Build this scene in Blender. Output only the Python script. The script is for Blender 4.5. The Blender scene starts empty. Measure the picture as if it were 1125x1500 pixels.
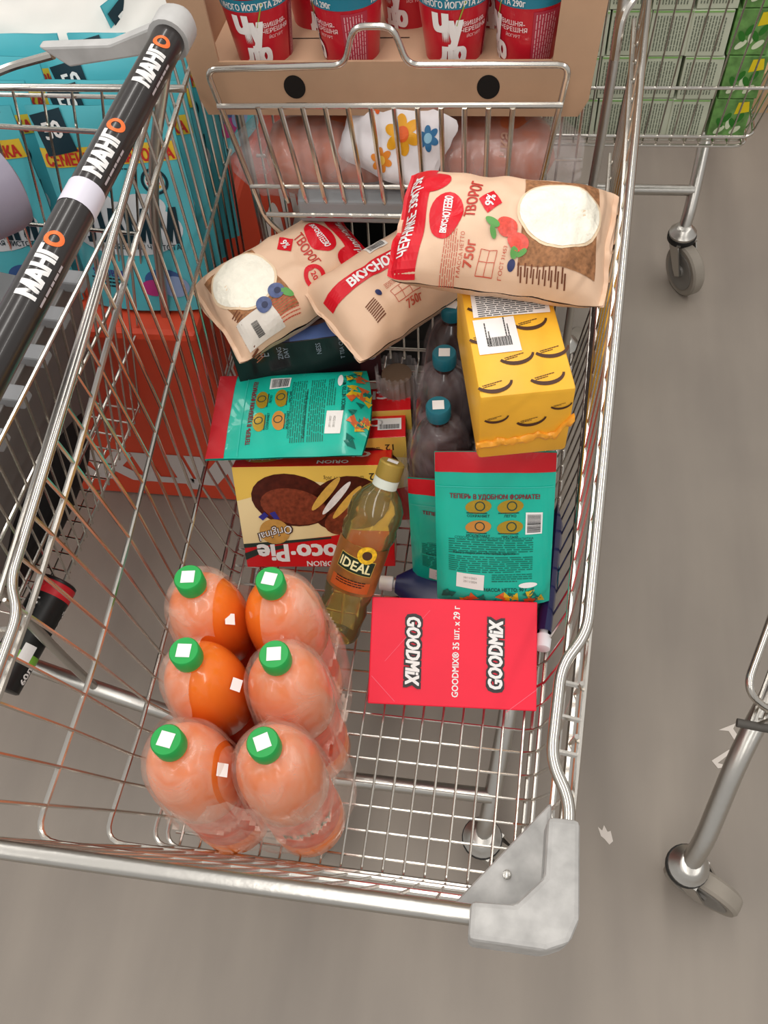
import bpy, bmesh, math, random
from mathutils import Matrix, Vector, noise
V = Vector
random.seed(7)
scene = bpy.context.scene
COL = scene.collection
IMG_W, IMG_H, FOCAL = 1125, 1500, 1190.27

# ------------------------------------------------------------------ camera
cam_data = bpy.data.cameras.new('camera')
cam = bpy.data.objects.new('camera', cam_data); COL.objects.link(cam)
cam_data.sensor_fit = 'VERTICAL'; cam_data.sensor_height = 36.0
cam_data.lens = 36.0 * FOCAL / IMG_H
cam_data.clip_start = 0.02
R = Matrix(((0.98813, -0.07155, 0.13592), (0.12673, 0.87973, -0.45826), (-0.08679, 0.47005, 0.87836)))
cam.matrix_world = Matrix.Translation((0.15663, -0.32064, 1.5)) @ R.to_4x4()
scene.camera = cam
# ------------------------------------------------------------------ light: shop interior, ceiling strips
world = bpy.data.worlds.new('world'); scene.world = world; world.use_nodes = True
world.node_tree.nodes['Background'].inputs[0].default_value = (1.0, 0.975, 0.945, 1)
world.node_tree.nodes['Background'].inputs[1].default_value = 0.55
def strip(x, y, z, sx, sy, e):
    l = bpy.data.lights.new('ceiling_strip', 'AREA'); l.shape = 'RECTANGLE'; l.size = sx; l.size_y = sy; l.energy = e
    l.color = (1.0, 0.965, 0.92)
    o = bpy.data.objects.new('ceiling_strip', l); COL.objects.link(o); o.location = (x, y, z)
for x, e in ((-2.6, 74), (-0.1, 74), (2.6, 74)):
    strip(x, 0.4, 3.6, 0.35, 7.0, e)
vs = scene.view_settings
vs.view_transform = 'Standard'; vs.look = 'None'; vs.exposure = 0.0; vs.gamma = 1.0; vs.use_curve_mapping = False

# ------------------------------------------------------------------ frames
AL = math.radians(5.8)
# basket frame: x right, y towards the cart's rear, z normal to the (sloping) basket floor
MB_ = Matrix.Translation((0, 0, 0.40207)) @ Matrix.Rotation(-AL, 4, 'X')
def W(x, y, z): return MB_ @ V((x, y, z))
def frame(o, ex, up):
    """matrix with local x along ex and local z as near 'up' as can be (basket frame -> world)"""
    ex = V(ex).normalized(); up = V(up); ez = (up - ex * up.dot(ex)).normalized(); ey = ez.cross(ex)
    m = Matrix((ex, ey, ez)).transposed().to_4x4(); m.translation = V(o)
    return MB_ @ m

# ------------------------------------------------------------------ materials
_m = {}
def lin(h):
    h = h.lstrip('#'); c = [int(h[i:i + 2], 16) / 255 for i in (0, 2, 4)]
    return tuple(((x + 0.055) / 1.055) ** 2.4 if x > 0.04045 else x / 12.92 for x in c) + (1,)
def mat(h, rough=0.5, metal=0.0, trans=0.0, ior=1.45, coat=0.0, bump=0.0, bscale=80.0, vary=0.0, vscale=20.0, sub=0.0, alpha=1.0):
    k = (h, rough, metal, trans, ior, coat, bump, bscale, vary, vscale, sub, alpha)
    if k in _m: return _m[k]
    m = bpy.data.materials.new('paint_' + h.lstrip('#')); m.use_nodes = True
    nt = m.node_tree; b = nt.nodes['Principled BSDF']
    b.inputs['Base Color'].default_value = lin(h); b.inputs['Roughness'].default_value = rough
    b.inputs['Metallic'].default_value = metal; b.inputs['Transmission Weight'].default_value = trans
    b.inputs['IOR'].default_value = ior; b.inputs['Coat Weight'].default_value = coat
    b.inputs['Alpha'].default_value = alpha
    if sub: b.inputs['Subsurface Weight'].default_value = sub; b.inputs['Subsurface Radius'].default_value = (.02, .01, .005)
    if bump or vary:
        tc = nt.nodes.new('ShaderNodeTexCoord'); n = nt.nodes.new('ShaderNodeTexNoise')
        n.inputs['Scale'].default_value = bscale; n.inputs['Detail'].default_value = 4
        nt.links.new(tc.outputs['Object'], n.inputs['Vector'])
        if bump:
            bp = nt.nodes.new('ShaderNodeBump'); bp.inputs['Strength'].default_value = bump; bp.inputs['Distance'].default_value = 0.004
            nt.links.new(n.outputs['Fac'], bp.inputs['Height']); nt.links.new(bp.outputs['Normal'], b.inputs['Normal'])
        if vary:
            n2 = nt.nodes.new('ShaderNodeTexNoise'); n2.inputs['Scale'].default_value = vscale; n2.inputs['Detail'].default_value = 5
            nt.links.new(tc.outputs['Object'], n2.inputs['Vector'])
            mr = nt.nodes.new('ShaderNodeMapRange'); mr.inputs[1].default_value = .3; mr.inputs[2].default_value = .7
            mr.inputs[3].default_value = 1 - vary; mr.inputs[4].default_value = 1 + vary
            nt.links.new(n2.outputs['Fac'], mr.inputs[0])
            mx = nt.nodes.new('ShaderNodeVectorMath'); mx.operation = 'SCALE'; mx.inputs[0].default_value = lin(h)[:3]
            nt.links.new(mr.outputs[0], mx.inputs['Scale']); nt.links.new(mx.outputs[0], b.inputs['Base Color'])
    _m[k] = m; return m
def film_mat(name, tint='#ffffff', amount=0.22, lo=0.05):
    m = bpy.data.materials.new(name); m.use_nodes = True; nt = m.node_tree; nt.nodes.clear()
    out = nt.nodes.new('ShaderNodeOutputMaterial'); mix = nt.nodes.new('ShaderNodeMixShader')
    tr = nt.nodes.new('ShaderNodeBsdfTransparent'); pb = nt.nodes.new('ShaderNodeBsdfPrincipled')
    pb.inputs['Base Color'].default_value = lin(tint); pb.inputs['Roughness'].default_value = 0.12
    pb.inputs['Specular IOR Level'].default_value = 0.9
    tc = nt.nodes.new('ShaderNodeTexCoord'); n = nt.nodes.new('ShaderNodeTexNoise'); n.inputs['Scale'].default_value = 24; n.inputs['Detail'].default_value = 6
    n.inputs['Distortion'].default_value = 1.2
    mr = nt.nodes.new('ShaderNodeMapRange'); mr.inputs[1].default_value = .35; mr.inputs[2].default_value = .75; mr.inputs[3].default_value = lo; mr.inputs[4].default_value = amount
    nt.links.new(tc.outputs['Object'], n.inputs['Vector']); nt.links.new(n.outputs['Fac'], mr.inputs[0])
    bp = nt.nodes.new('ShaderNodeBump'); bp.inputs['Strength'].default_value = .5; bp.inputs['Distance'].default_value = .006
    nt.links.new(n.outputs['Fac'], bp.inputs['Height']); nt.links.new(bp.outputs['Normal'], pb.inputs['Normal'])
    nt.links.new(mr.outputs[0], mix.inputs[0]); nt.links.new(tr.outputs[0], mix.inputs[1]); nt.links.new(pb.outputs[0], mix.inputs[2])
    nt.links.new(mix.outputs[0], out.inputs[0]); return m
FILM = film_mat('clear_film', tint='#fbdcc8', amount=0.46, lo=0.15)
FILM3 = film_mat('clear_film_thin', tint='#d8c8cc', amount=0.26, lo=0.03)
FILM2 = film_mat('clear_film_dark', tint='#e3dcdc', amount=0.42, lo=0.12)
CHROME = mat('#cfcac2', 0.22, 1.0)
ZINC = mat('#c2bfb9', 0.34, 1.0, bump=0.08, bscale=120)
GREY = mat('#8f9092', 0.5)
LGREY = mat('#b9b8b6', 0.45, vary=.12, vscale=30)
RUB = mat('#8d857a', 0.7, vary=.1)
BLACK = mat('#141414', 0.5)
WHITE = mat('#f2f0ee', 0.5)

# ------------------------------------------------------------------ mesh kit
class MB:
    def __init__(s): s.v = []; s.f = []
    def add(s, vs, fs):
        o = len(s.v); s.v += [tuple(v) for v in vs]; s.f += [tuple(i + o for i in f) for f in fs]; return s
    def box(s, lo, hi):
        (a, b, c), (d, e, f) = lo, hi
        return s.add([(a,b,c),(d,b,c),(d,e,c),(a,e,c),(a,b,f),(d,b,f),(d,e,f),(a,e,f)],
                     [(0,3,2,1),(4,5,6,7),(0,1,5,4),(1,2,6,5),(2,3,7,6),(3,0,4,7)])
    def tube(s, pts, r, n=8, caps=True):
        pts = [V(p) for p in pts]; rs = r if isinstance(r, (list, tuple)) else [r] * len(pts)
        t0 = (pts[1] - pts[0]).normalized(); u = t0.orthogonal().normalized(); vs = []
        for i, p in enumerate(pts):
            a = pts[max(i - 1, 0)]; b = pts[min(i + 1, len(pts) - 1)]; t = (b - a).normalized()
            u = (u - t * u.dot(t)).normalized(); w = t.cross(u)
            for k in range(n):
                an = 2 * math.pi * k / n; vs.append(p + (u * math.cos(an) + w * math.sin(an)) * rs[i])
        fs = []
        for i in range(len(pts) - 1):
            for k in range(n):
                k2 = (k + 1) % n; fs.append((i*n+k, i*n+k2, (i+1)*n+k2, (i+1)*n+k))
        if caps: fs += [tuple(range(n))[::-1], tuple((len(pts)-1)*n + k for k in range(n))]
        return s.add(vs, fs)
    def lathe(s, prof, n=28, c=(0, 0, 0)):
        vs = []; fs = []
        for r, z in prof:
            for k in range(n):
                a = 2*math.pi*k/n; vs.append((c[0]+r*math.cos(a), c[1]+r*math.sin(a), c[2]+z))
        for i in range(len(prof)-1):
            for k in range(n):
                k2 = (k+1) % n; fs.append((i*n+k, i*n+k2, (i+1)*n+k2, (i+1)*n+k))
        fs += [tuple(range(n))[::-1], tuple((len(prof)-1)*n+k for k in range(n))]
        return s.add(vs, fs)
    def grid(s, fn, nu, nv, flip=False):
        vs = [fn(i/nu, j/nv) for j in range(nv+1) for i in range(nu+1)]; fs = []
        for j in range(nv):
            for i in range(nu):
                q = (j*(nu+1)+i, j*(nu+1)+i+1, (j+1)*(nu+1)+i+1, (j+1)*(nu+1)+i); fs.append(q[::-1] if flip else q)
        return s.add(vs, fs)
    def prism(s, pts, dvec):
        n = len(pts); d = V(dvec); vs = [V(p) for p in pts] + [V(p)+d for p in pts]
        return s.add(vs, [tuple(range(n))[::-1], tuple(range(n, 2*n))] + [(i, (i+1) % n, n+(i+1) % n, n+i) for i in range(n)])
    def build(s, name, m, parent=None, label=None, smooth=True, bevel=0.0, xf=None):
        me = bpy.data.meshes.new(name)
        vs = [tuple(xf @ V(v)) for v in s.v] if xf else s.v
        me.from_pydata(vs, [], s.f)
        if bevel:
            bm = bmesh.new(); bm.from_mesh(me)
            bmesh.ops.bevel(bm, geom=list(bm.edges), offset=bevel, segments=2, affect='EDGES', profile=.5); bm.to_mesh(me); bm.free()
        me.materials.append(m)
        if smooth:
            me.shade_smooth()
            me.set_sharp_from_angle(angle=math.radians(38))
        o = bpy.data.objects.new(name, me); COL.objects.link(o)
        if parent: o.parent = parent
        if label: o['label'] = label
        return o
def fillet(pts, r, n=4):
    pts = [V(p) for p in pts]; out = [pts[0]]
    for i in range(1, len(pts)-1):
        p = pts[i]; a = pts[i-1]-p; b = pts[i+1]-p; rr = min(r, a.length*.48, b.length*.48); a = a.normalized()*rr; b = b.normalized()*rr
        for k in range(n+1):
            t = k/n; out.append(p + a*(1-t)**2 + b*t**2)
    out.append(pts[-1]); return out
def tag(o, label, cat, group=None, kind=None):
    if label: o['label'] = label
    if cat: o['category'] = cat
    if group: o['group'] = group
    if kind: o['kind'] = kind
    return o
def thing(name, label, cat, m=None, group=None):
    o = bpy.data.objects.new(name, None); o.empty_display_size = .05; COL.objects.link(o)
    if m is not None: o.matrix_world = m
    return tag(o, label, cat, group)
def copy_tree(o, parent=None):
    c = o.copy(); COL.objects.link(c)
    if parent: c.parent = parent
    for ch in list(o.children): copy_tree(ch, c)
    return c

# ------------------------------------------------------------------ 2-D print shapes laid on a surface function S(x, y) -> (point, normal)
_tc = {}
def glyphs(s, bold=0.0, shear=0.0):
    k = (s, bold, shear)
    if k not in _tc:
        c = bpy.data.curves.new('t', 'FONT'); c.body = s; c.resolution_u = 2; c.shear = shear
        o = bpy.data.objects.new('t', c); COL.objects.link(o)
        dg = bpy.context.evaluated_depsgraph_get(); me = bpy.data.meshes.new_from_object(o.evaluated_get(dg))
        _tc[k] = ([(v.co.x, v.co.y) for v in me.vertices], [tuple(p.vertices) for p in me.polygons])
        bpy.data.objects.remove(o); bpy.data.curves.remove(c); bpy.data.meshes.remove(me)
    return _tc[k]
def rot2(vs, cx, cy, deg):
    a = math.radians(deg); c, s = math.cos(a), math.sin(a)
    return [(cx + x*c - y*s, cy + x*s + y*c) for x, y in vs]
def text(s, cx, cy, h, deg=0, bold=0.012, shear=0.0, w=None, sx=1.0):
    vs, fs = glyphs(s, 0, shear)
    if not vs: return [], []
    x0 = min(v[0] for v in vs); x1 = max(v[0] for v in vs); y0 = min(v[1] for v in vs); y1 = max(v[1] for v in vs)
    k = h / 0.72; kx = (w / (x1-x0)) if w else k*sx
    base = [((x-(x0+x1)/2)*kx, (y-(y0+y1)/2)*k) for x, y in vs]; V2 = []; F2 = []
    nb = max(2, math.ceil(2*bold/.05)+1)
    sh = [(0, 0)] if bold < .02 else [((2*i/(nb-1)-1)*bold*h, j*bold*h*.6) for i in range(nb) for j in ((-1, 1) if bold < .09 else (-1, 0, 1))]   # heavier strokes: the outline laid over itself
    lf = []
    for q, (dx, dy) in enumerate(sh):
        o = len(V2); V2 += [(x+dx, y+dy) for x, y in base]; F2 += [tuple(i+o for i in f) for f in fs]; lf += [q*4e-5]*len(base)
    return [(x, y, l) for (x, y), l in zip(rot2(V2, cx, cy, deg), lf)], F2
def rect(cx, cy, w, h, deg=0, nx=1, ny=1):
    vs = [((i/nx-.5)*w, (j/ny-.5)*h) for j in range(ny+1) for i in range(nx+1)]
    fs = [(j*(nx+1)+i, j*(nx+1)+i+1, (j+1)*(nx+1)+i+1, (j+1)*(nx+1)+i) for j in range(ny) for i in range(nx)]
    return rot2(vs, cx, cy, deg), fs
def ell(cx, cy, rx, ry, deg=0, n=24, rings=3, inner=0.0):
    vs = []; fs = []
    for j in range(rings+1):
        t = inner + (1-inner)*j/rings; t = max(t, 1e-3)
        vs += [(rx*t*math.cos(2*math.pi*k/n), ry*t*math.sin(2*math.pi*k/n)) for k in range(n)]
    for j in range(rings):
        for k in range(n):
            k2 = (k+1) % n; fs.append((j*n+k, (j+1)*n+k, (j+1)*n+k2, j*n+k2))
    return rot2(vs, cx, cy, deg), fs
def ring(cx, cy, rx, ry, th, deg=0): return ell(cx, cy, rx, ry, deg, 28, 1, 1-th/max(rx, ry))
def poly(pts, cx=0, cy=0, deg=0): return rot2(pts, cx, cy, deg), [tuple(range(len(pts)))]
def bars(cx, cy, w, h, deg=0, seed=1, n=22):
    rnd = random.Random(seed); vs = []; fs = []; x = -w/2
    while x < w/2:
        b = w/n*rnd.choice((.35, .5, .9)); o = len(vs); vs += [(x, -h/2), (min(x+b, w/2), -h/2), (min(x+b, w/2), h/2), (x, h/2)]; fs.append((o, o+1, o+2, o+3)); x += b + w/n*rnd.choice((.4, .6))
    return rot2(vs, cx, cy, deg), fs
def lines(cx, cy, w, h, n, deg=0, seed=1, fill=.45, words=True):
    """rows of tiny illegible print"""
    rnd = random.Random(seed); vs = []; fs = []; st = h/n
    for j in range(n):
        y = h/2 - (j+.5)*st; x = -w/2; e = w/2*(1 if j < n-1 else rnd.uniform(.2, .9))
        while x < e:
            l = min(rnd.uniform(.05, .16)*w if words else w, e-x); o = len(vs)
            vs += [(x, y-st*fill/2), (x+l, y-st*fill/2), (x+l, y+st*fill/2), (x, y+st*fill/2)]; fs.append((o, o+1, o+2, o+3)); x += l + .018*w
    return rot2(vs, cx, cy, deg), fs
def refine(vs, fs, ml):
    """split triangles until every edge is short enough to follow a curved surface"""
    vs = [tuple(v) + (0.0,)*(3-len(v)) for v in vs]; todo = []; out = []; mid = {}
    for f in fs:
        for k in range(1, len(f)-1): todo.append((f[0], f[k], f[k+1]))
    while todo:
        a, b, c = todo.pop(); e = [(math.dist(vs[p][:2], vs[q][:2]), p, q, r) for p, q, r in ((a, b, c), (b, c, a), (c, a, b))]; L, p, q, r = max(e)
        if L <= ml: out.append((a, b, c)); continue
        k = (min(p, q), max(p, q))
        if k not in mid: mid[k] = len(vs); vs.append(tuple((x+y)/2 for x, y in zip(vs[p], vs[q])))
        m = mid[k]; todo += [(p, m, r), (m, q, r)]
    return vs, out
STUFF = {'small_print', 'barcode', 'printed_facets', 'printed_fringe', 'printed_table', 'crease', 'printed_crest', 'printed_icon', 'icon'}
def decal(name, shapes, S, m, parent, lift=0.0006, label=None):
    """flat print laid on a surface: one part for each shape, tiny print stays joined"""
    ml = getattr(S, 'maxlen', None); groups = [shapes] if name in STUFF else [[q] for q in shapes]; o = None
    for g in groups:
        mb = MB()
        for vs, fs in g:
            if not vs: continue
            if ml: vs, fs = refine(vs, fs, ml)
            out = []
            for v in vs:
                p, n = S(v[0], v[1]); out.append(V(p) + V(n)*(lift + math.copysign(v[2] if len(v) > 2 else 0, lift)))
            mb.add(out, fs)
        o = mb.build(name, m, parent, label, smooth=False)
        if name in STUFF: o['kind'] = 'stuff'
    return o
def plane_S(o, ex, ey):
    o, ex, ey = V(o), V(ex).normalized(), V(ey).normalized(); n = ex.cross(ey)
    return lambda x, y: (o + ex*x + ey*y, n)
def num_S(P, e=0.001, ml=0.009):
    def S(x, y):
        p = V(P(x, y)); a = V(P(x+e, y))-V(P(x-e, y)); b = V(P(x, y+e))-V(P(x, y-e)); return p, a.cross(b).normalized()
    S.maxlen = ml; return S
def cyl_S(r, zc=0.0, rfun=None):
    """vertical cylinder, x = arc from the -y side, y = height"""
    def S(x, y):
        rr = rfun(y) if rfun else r; a = -math.pi/2 + x/r; n = V((math.cos(a), math.sin(a), 0)); return V((n.x*rr, n.y*rr, y+zc)), n
    S.maxlen = .006; return S

# ================================================================== SETTING
def floor_material():
    m = bpy.data.materials.new('concrete_floor'); m.use_nodes = True; nt = m.node_tree; b = nt.nodes['Principled BSDF']
    tc = nt.nodes.new('ShaderNodeTexCoord'); mp = nt.nodes.new('ShaderNodeMapping'); mp.inputs['Scale'].default_value = (9, 1.6, 1)
    n1 = nt.nodes.new('ShaderNodeTexNoise'); n1.inputs['Scale'].default_value = 1.3; n1.inputs['Detail'].default_value = 8
    n2 = nt.nodes.new('ShaderNodeTexNoise'); n2.inputs['Scale'].default_value = 3.0; n2.inputs['Detail'].default_value = 6
    nt.links.new(tc.outputs['Object'], mp.inputs[0]); nt.links.new(mp.outputs[0], n1.inputs['Vector']); nt.links.new(tc.outputs['Object'], n2.inputs['Vector'])
    ad = nt.nodes.new('ShaderNodeMath'); ad.operation = 'ADD'; nt.links.new(n1.outputs['Fac'], ad.inputs[0]); nt.links.new(n2.outputs['Fac'], ad.inputs[1])
    cr = nt.nodes.new('ShaderNodeValToRGB'); cr.color_ramp.elements[0].position = .30; cr.color_ramp.elements[0].color = lin('#81786f')
    cr.color_ramp.elements[1].position = .75; cr.color_ramp.elements[1].color = lin('#988e82')
    hf = nt.nodes.new('ShaderNodeMath'); hf.operation = 'MULTIPLY'; hf.inputs[1].default_value = .5
    nt.links.new(ad.outputs[0], hf.inputs[0]); nt.links.new(hf.outputs[0], cr.inputs[0]); nt.links.new(cr.outputs[0], b.inputs['Base Color'])
    b.inputs['Roughness'].default_value = .5
    return m
fl = MB().box((-5, -4, -.05), (5, 6, 0)).build('floor', floor_material(), smooth=False)
tag(fl, 'grey brown polished concrete shop floor', None, kind='structure')
wl = MB().box((-5, 6, 0), (5, 6.1, 3.8)).build('wall_back', mat('#cfcac0', .8), smooth=False)
tag(wl, 'pale far wall of the shop', None, kind='structure')
def mark(pts, label):
    o = MB()
    o.add([(x, y, 0) for x, y in pts] + [(x, y, .0008) for x, y in pts], [tuple(range(len(pts), 2*len(pts)))] + [(i, (i+1) % len(pts), len(pts)+(i+1) % len(pts), len(pts)+i) for i in range(len(pts))])
    return tag(o.build('paper_scrap', mat('#d8cfc6', .8), smooth=False), label, 'scrap')

# ================================================================== CART
P_ = 0.03
ZR = [0.5126, 0.4725, 0.3236, 0.1306, 0.022, 0.0]
HW = [(0.0, .2271), (.022, .236), (.1306, .2525), (.3236, .2405), (.4725, .2408), (.52, .2426)]
def zrow(z, y): return z * (1 + 0.2 * y)
def hw(z, y):
    for (z0, a0), (z1, a1) in zip(HW, HW[1:]):
        if z <= z1: a = a0 + (a1-a0)*(z-z0)/(z1-z0); break
    else: a = HW[-1][1]
    return a + y*(.0498 + .0276*min(z/.5126, 1))
def flare(sd, y): t = min(max((-.02-y)/.3, 0), 1); return .020*t*t if sd < 0 else 0.0
def yup(k, z): return P_*(-k*(1 + .0164*z/P_) - .0757*z/P_)
YF, YR = -.258, .60
def yfront(z): return -.258 - .093*(z/.477)
def yrear(z): return .60 + .10*(z/.5)
def build_cart(label):
    root = thing('shopping_cart', label, 'shopping cart')
    # floor grid
    m = MB()
    k = 8
    while -k*P_ < YR:
        y = -k*P_; a = hw(0, y); m.tube([W(-a, y, 0), W(a, y, 0)], .0017, 6); k -= 1
    x = -.205
    for i in range(17):
        xx = x + i*.0257; m.tube([W(xx, YF, .003), W(xx*1.14, YR, .003)], .0017, 6)
    m.build('basket_floor', CHROME, root)
    # side walls: uprights
    for sd, nm, dl in ((-1, 'side_wall', -.58), (1, 'side_wall', 0.0)):
        m = MB()
        for kk in range(8, -20, -1):
            k = kk + dl; pts = []
            for z in (0.0, .010, .03, .08, .1306, .22, .3236, .40, .4725, .512):
                y = yup(k, z); y = max(y, yfront(z) + .012) if kk > 6 else y
                pts.append(W(sd*(hw(z, y) + flare(sd, y) - (0.012*(1-z/.012) if z < .012 else 0)), y, zrow(z, y)))
            m.tube(pts, .0019, 6)
        m.build(nm, CHROME, root, 'upright wires of the basket side')
    # front wall uprights
    m = MB()
    for i in range(17):
        xx = -.205 + i*.0257
        m.tube(fillet([W(xx, YF+.02, .003), W(xx, YF, .003), W(xx*1.02, yfront(.25), .25), W(xx*1.05, yfront(.477)+.004, .474)], .012), .0016, 6)
    m.build('front_wall', CHROME, root, 'upright wires of the basket front')
    # longitudinal rails running round the front
    for j in (1, 2, 3, 4, 5):
        z = ZR[j]; yf = yfront(zrow(z, -.3))
        pts = [W(-hw(z, YR), yrear(z), zrow(z, YR))] + [W(-hw(z, y), y, zrow(z, y)) for y in (.3, 0)] + [W(-hw(z, -.15)-flare(-1, -.15), -.15, zrow(z, -.15)), W(-hw(z, yf)-flare(-1, yf), yf, zrow(z, yf)), W(hw(z, yf), yf, zrow(z, yf))] \
            + [W(hw(z, y), y, zrow(z, y)) for y in (0, .3)] + [W(hw(z, YR), yrear(z), zrow(z, YR))]
        MB().tube(fillet(pts, .025, 5), .0033 if j == 1 else .0030, 8).build('basket_rail', CHROME, root)
    # top rim with the nesting kink, and the straight rail beside it
    def rim_pt(sd, y, dx=0, dz=0):
        z = ZR[0]; return W(sd*(hw(z, y)+flare(sd, y)+dx), y, zrow(z, y)+dz)
    for sd in (-1, 1):
        pts = [rim_pt(sd, .78), rim_pt(sd, .4), rim_pt(sd, .1), rim_pt(sd, -.155), rim_pt(sd, -.18, -.016), rim_pt(sd, -.25, -.016), rim_pt(sd, -.275), rim_pt(sd, -.34)]
        MB().tube(fillet(pts, .02, 5), .0044, 10).build('side_rim', CHROME, root, 'kinked tubular rim of the basket side')
        m = MB().tube([rim_pt(sd, .70, .003, -.014), rim_pt(sd, -.335, .003, -.014)], .0026, 8)
        for y in (-.19, -.215, -.24): m.tube([rim_pt(sd, y, -.018, -.006), rim_pt(sd, y, .004, -.014)], .0022, 6)
        m.build('lower_rim_rail', CHROME, root)
    a = hw(.47, -.35)
    MB().tube([W(-a-.03, -.352, .477), W(a, -.352, .477)], .0066, 12).build('front_rim', ZINC, root, 'thick tubular front rim')
    # plastic corner guards
    for sd in (-1, 1):
        m = MB(); z0, z1 = .452, .492
        xo, yo, t = a+.012 + (.034 if sd < 0 else 0), -.368, .028
        L = [(xo-.068, yo), (xo-.02, yo), (xo-.006, yo+.006), (xo, yo+.02), (xo, yo+.080), (xo-t*.75, yo+.080), (xo-t*.8, yo+t+.014), (xo-t-.012, yo+t*.85), (xo-.068, yo+t*.8)]
        m.prism([(sd*x, y, z0) for x, y in L], (0, 0, z1-z0))
        g = [(xo-.082, yo+.020), (xo-.015, yo+.016), (xo-.016, yo+.098)]
        m.prism([(sd*x, y, z0+.004) for x, y in g], (0, 0, .008))
        cg = m.build('corner_guard', mat('#a9a7a4', .55, vary=.22, vscale=55), root, 'scuffed grey plastic corner guard', smooth=False, bevel=.0035, xf=MB_)
        mm = MB().lathe([(.003, 0), (.003, .003), (.0015, .004)], 10, (sd*(xo-.045), yo+.045, z0+.012)); mm.build('rivet', ZINC, cg, xf=MB_)
    # rear gate, seat panel, seat flap
    m = MB()
    for i in range(19):
        xx = (-.228 + i*.456/18); m.tube([W(xx, yrear(0), .0), W(xx*1.04, yrear(.47), .47)], .002, 6)
    for z in (.02, .2, .35, .475): m.tube([W(-.235*(1+z*.1), yrear(z), z), W(.235*(1+z*.1), yrear(z), z)], .0028, 8)
    m.build('rear_gate', CHROME, root, 'hinged wire rear gate')
    zt = .576
    top = fillet([W(-.155, .492, .33), W(-.186, .49, .375), W(-.216, .49, zt), W(-.05, .49, zt+.004), W(-.036, .49, zt+.046), W(.008, .49, zt+.046), W(.022, .49, zt+.004), W(.202, .49, zt+.004), W(.178, .49, .39), W(.155, .492, .33)], .014, 5)
    MB().tube(top, .0038, 10).build('seat_panel_frame', CHROME, root, 'humped tube frame of the child seat panel')
    MB().tube([W(-.212, .487, .533), W(.199, .487, .536)], .0036, 8).build('seat_panel_bar', CHROME, root)
    MB().tube([W(-.194, .487, .424), W(.186, .487, .430)], .0030, 8).build('seat_panel_bar', CHROME, root)
    for i in range(12):
        x0 = -.161 + i*.0276; x1 = -.148 + i*.0262
        MB().tube([W(x0, .4835, .5345), W(x1, .4835, .415), W(x1, .49, .40)], .0032, 8).build('seat_panel_wire', CHROME, root)
    m = MB(); m.prism([(-.135, .487, .402), (-.135, .487, .372), (-.135, .50, .362), (-.135, .62, .382), (-.135, .62, .405), (-.135, .50, .411)], (.285, 0, 0))
    sf = m.build('seat_flap', mat('#8b8d8f', .45), root, 'grey plastic child seat flap', smooth=False, bevel=.003, xf=MB_)
    MB().tube([W(-.18, .486, .382), W(.18, .486, .386)], .0034, 8).build('hinge_rod', CHROME, sf)
    # chassis
    for sd in (-1, 1):
        pts = [(sd*.172, -.167, .135), (sd*.178, -.145, .17), (sd*.186, -.09, .225), (sd*.196, -.005, .30), (sd*.205, .1, .335), (sd*.225, .3, .30), (sd*.25, .5, .245), (sd*.268, .7, .19), (sd*.272, .82, .135)]
        MB().tube(fillet(pts, .05, 4), .0135, 12).build('chassis_tube', ZINC, root)
        post = [(sd*.262, .64, .205), (sd*.258, .66, .40), (sd*.272, .76, .80), (sd*.275, .85, .985)]
        MB().tube(fillet(post, .12, 6), .0070, 10).build('handle_post', ZINC, root)
    MB().tube([(-.182, -.115, .205), (.182, -.115, .205)], .0115, 12).build('cross_tube', ZINC, root)
    # handle
    h = MB().tube([(x, .86, 1.0) for x in (-.262, 0, .262)], .0172, 40).build('handle', mat('#2b2726', .28, coat=.3), root, 'glossy black printed handle bar')
    r = .0172
    def S(x, y):
        an = y/r; n = V((0, -math.sin(an), math.cos(an))); return V((-x, .86, 1.0)) + n*r, n
    S.maxlen = .004
    for c in (-.215, -.075, .075, .175 + .03):
        yy = -.0085
        decal('lettering', [text('МАНГ', c-.010, yy, .0165, bold=.07, w=.056)], S, WHITE, h, .0004)
        decal('lettering', [ring(c+.027, yy+.001, .0085, .0088, .0042)], S, mat('#f0702e', .4), h, .0004, 'orange letter O')
        decal('small_print', [lines(c-.002, yy-.0155, .075, .0028, 1, fill=.8)], S, mat('#b9aeb0', .5), h, .0004)
    def band(u, v):
        an = 2*math.pi*v; return V((-(.000 + .028*u), .86, 1.0)) + V((0, math.sin(an), math.cos(an)))*(r+.0005)
    MB().grid(band, 2, 24).build('white_sleeve', mat('#dcd8e4', .35), h)
    for sd in (-1, 1):
        m = MB().tube([(sd*.258, .86, 1.0), (sd*.285, .86, 1.0), (sd*.294, .86, .998)], [.0225, .0225, .017], 20)
        hb = m.build('handle_holder', LGREY, root, 'light grey plastic handle holder')
        m = MB().prism([(sd*.268, .862, 1.016), (sd*.268, .78, .985), (sd*.268, .69, .978), (sd*.268, .72, .955), (sd*.268, .862, .982)], (sd*.014, 0, 0))
        m.build('bracket_web', LGREY, hb, smooth=False, bevel=.003)
        MB().tube(fillet([(sd*.275, .70, .965), (sd*.272, .64, .95), (sd*.255, .61, .945), (sd*.255, .60, .90)], .02), .005, 8).build('bracket_rod', CHROME, hb)
    return root
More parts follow.
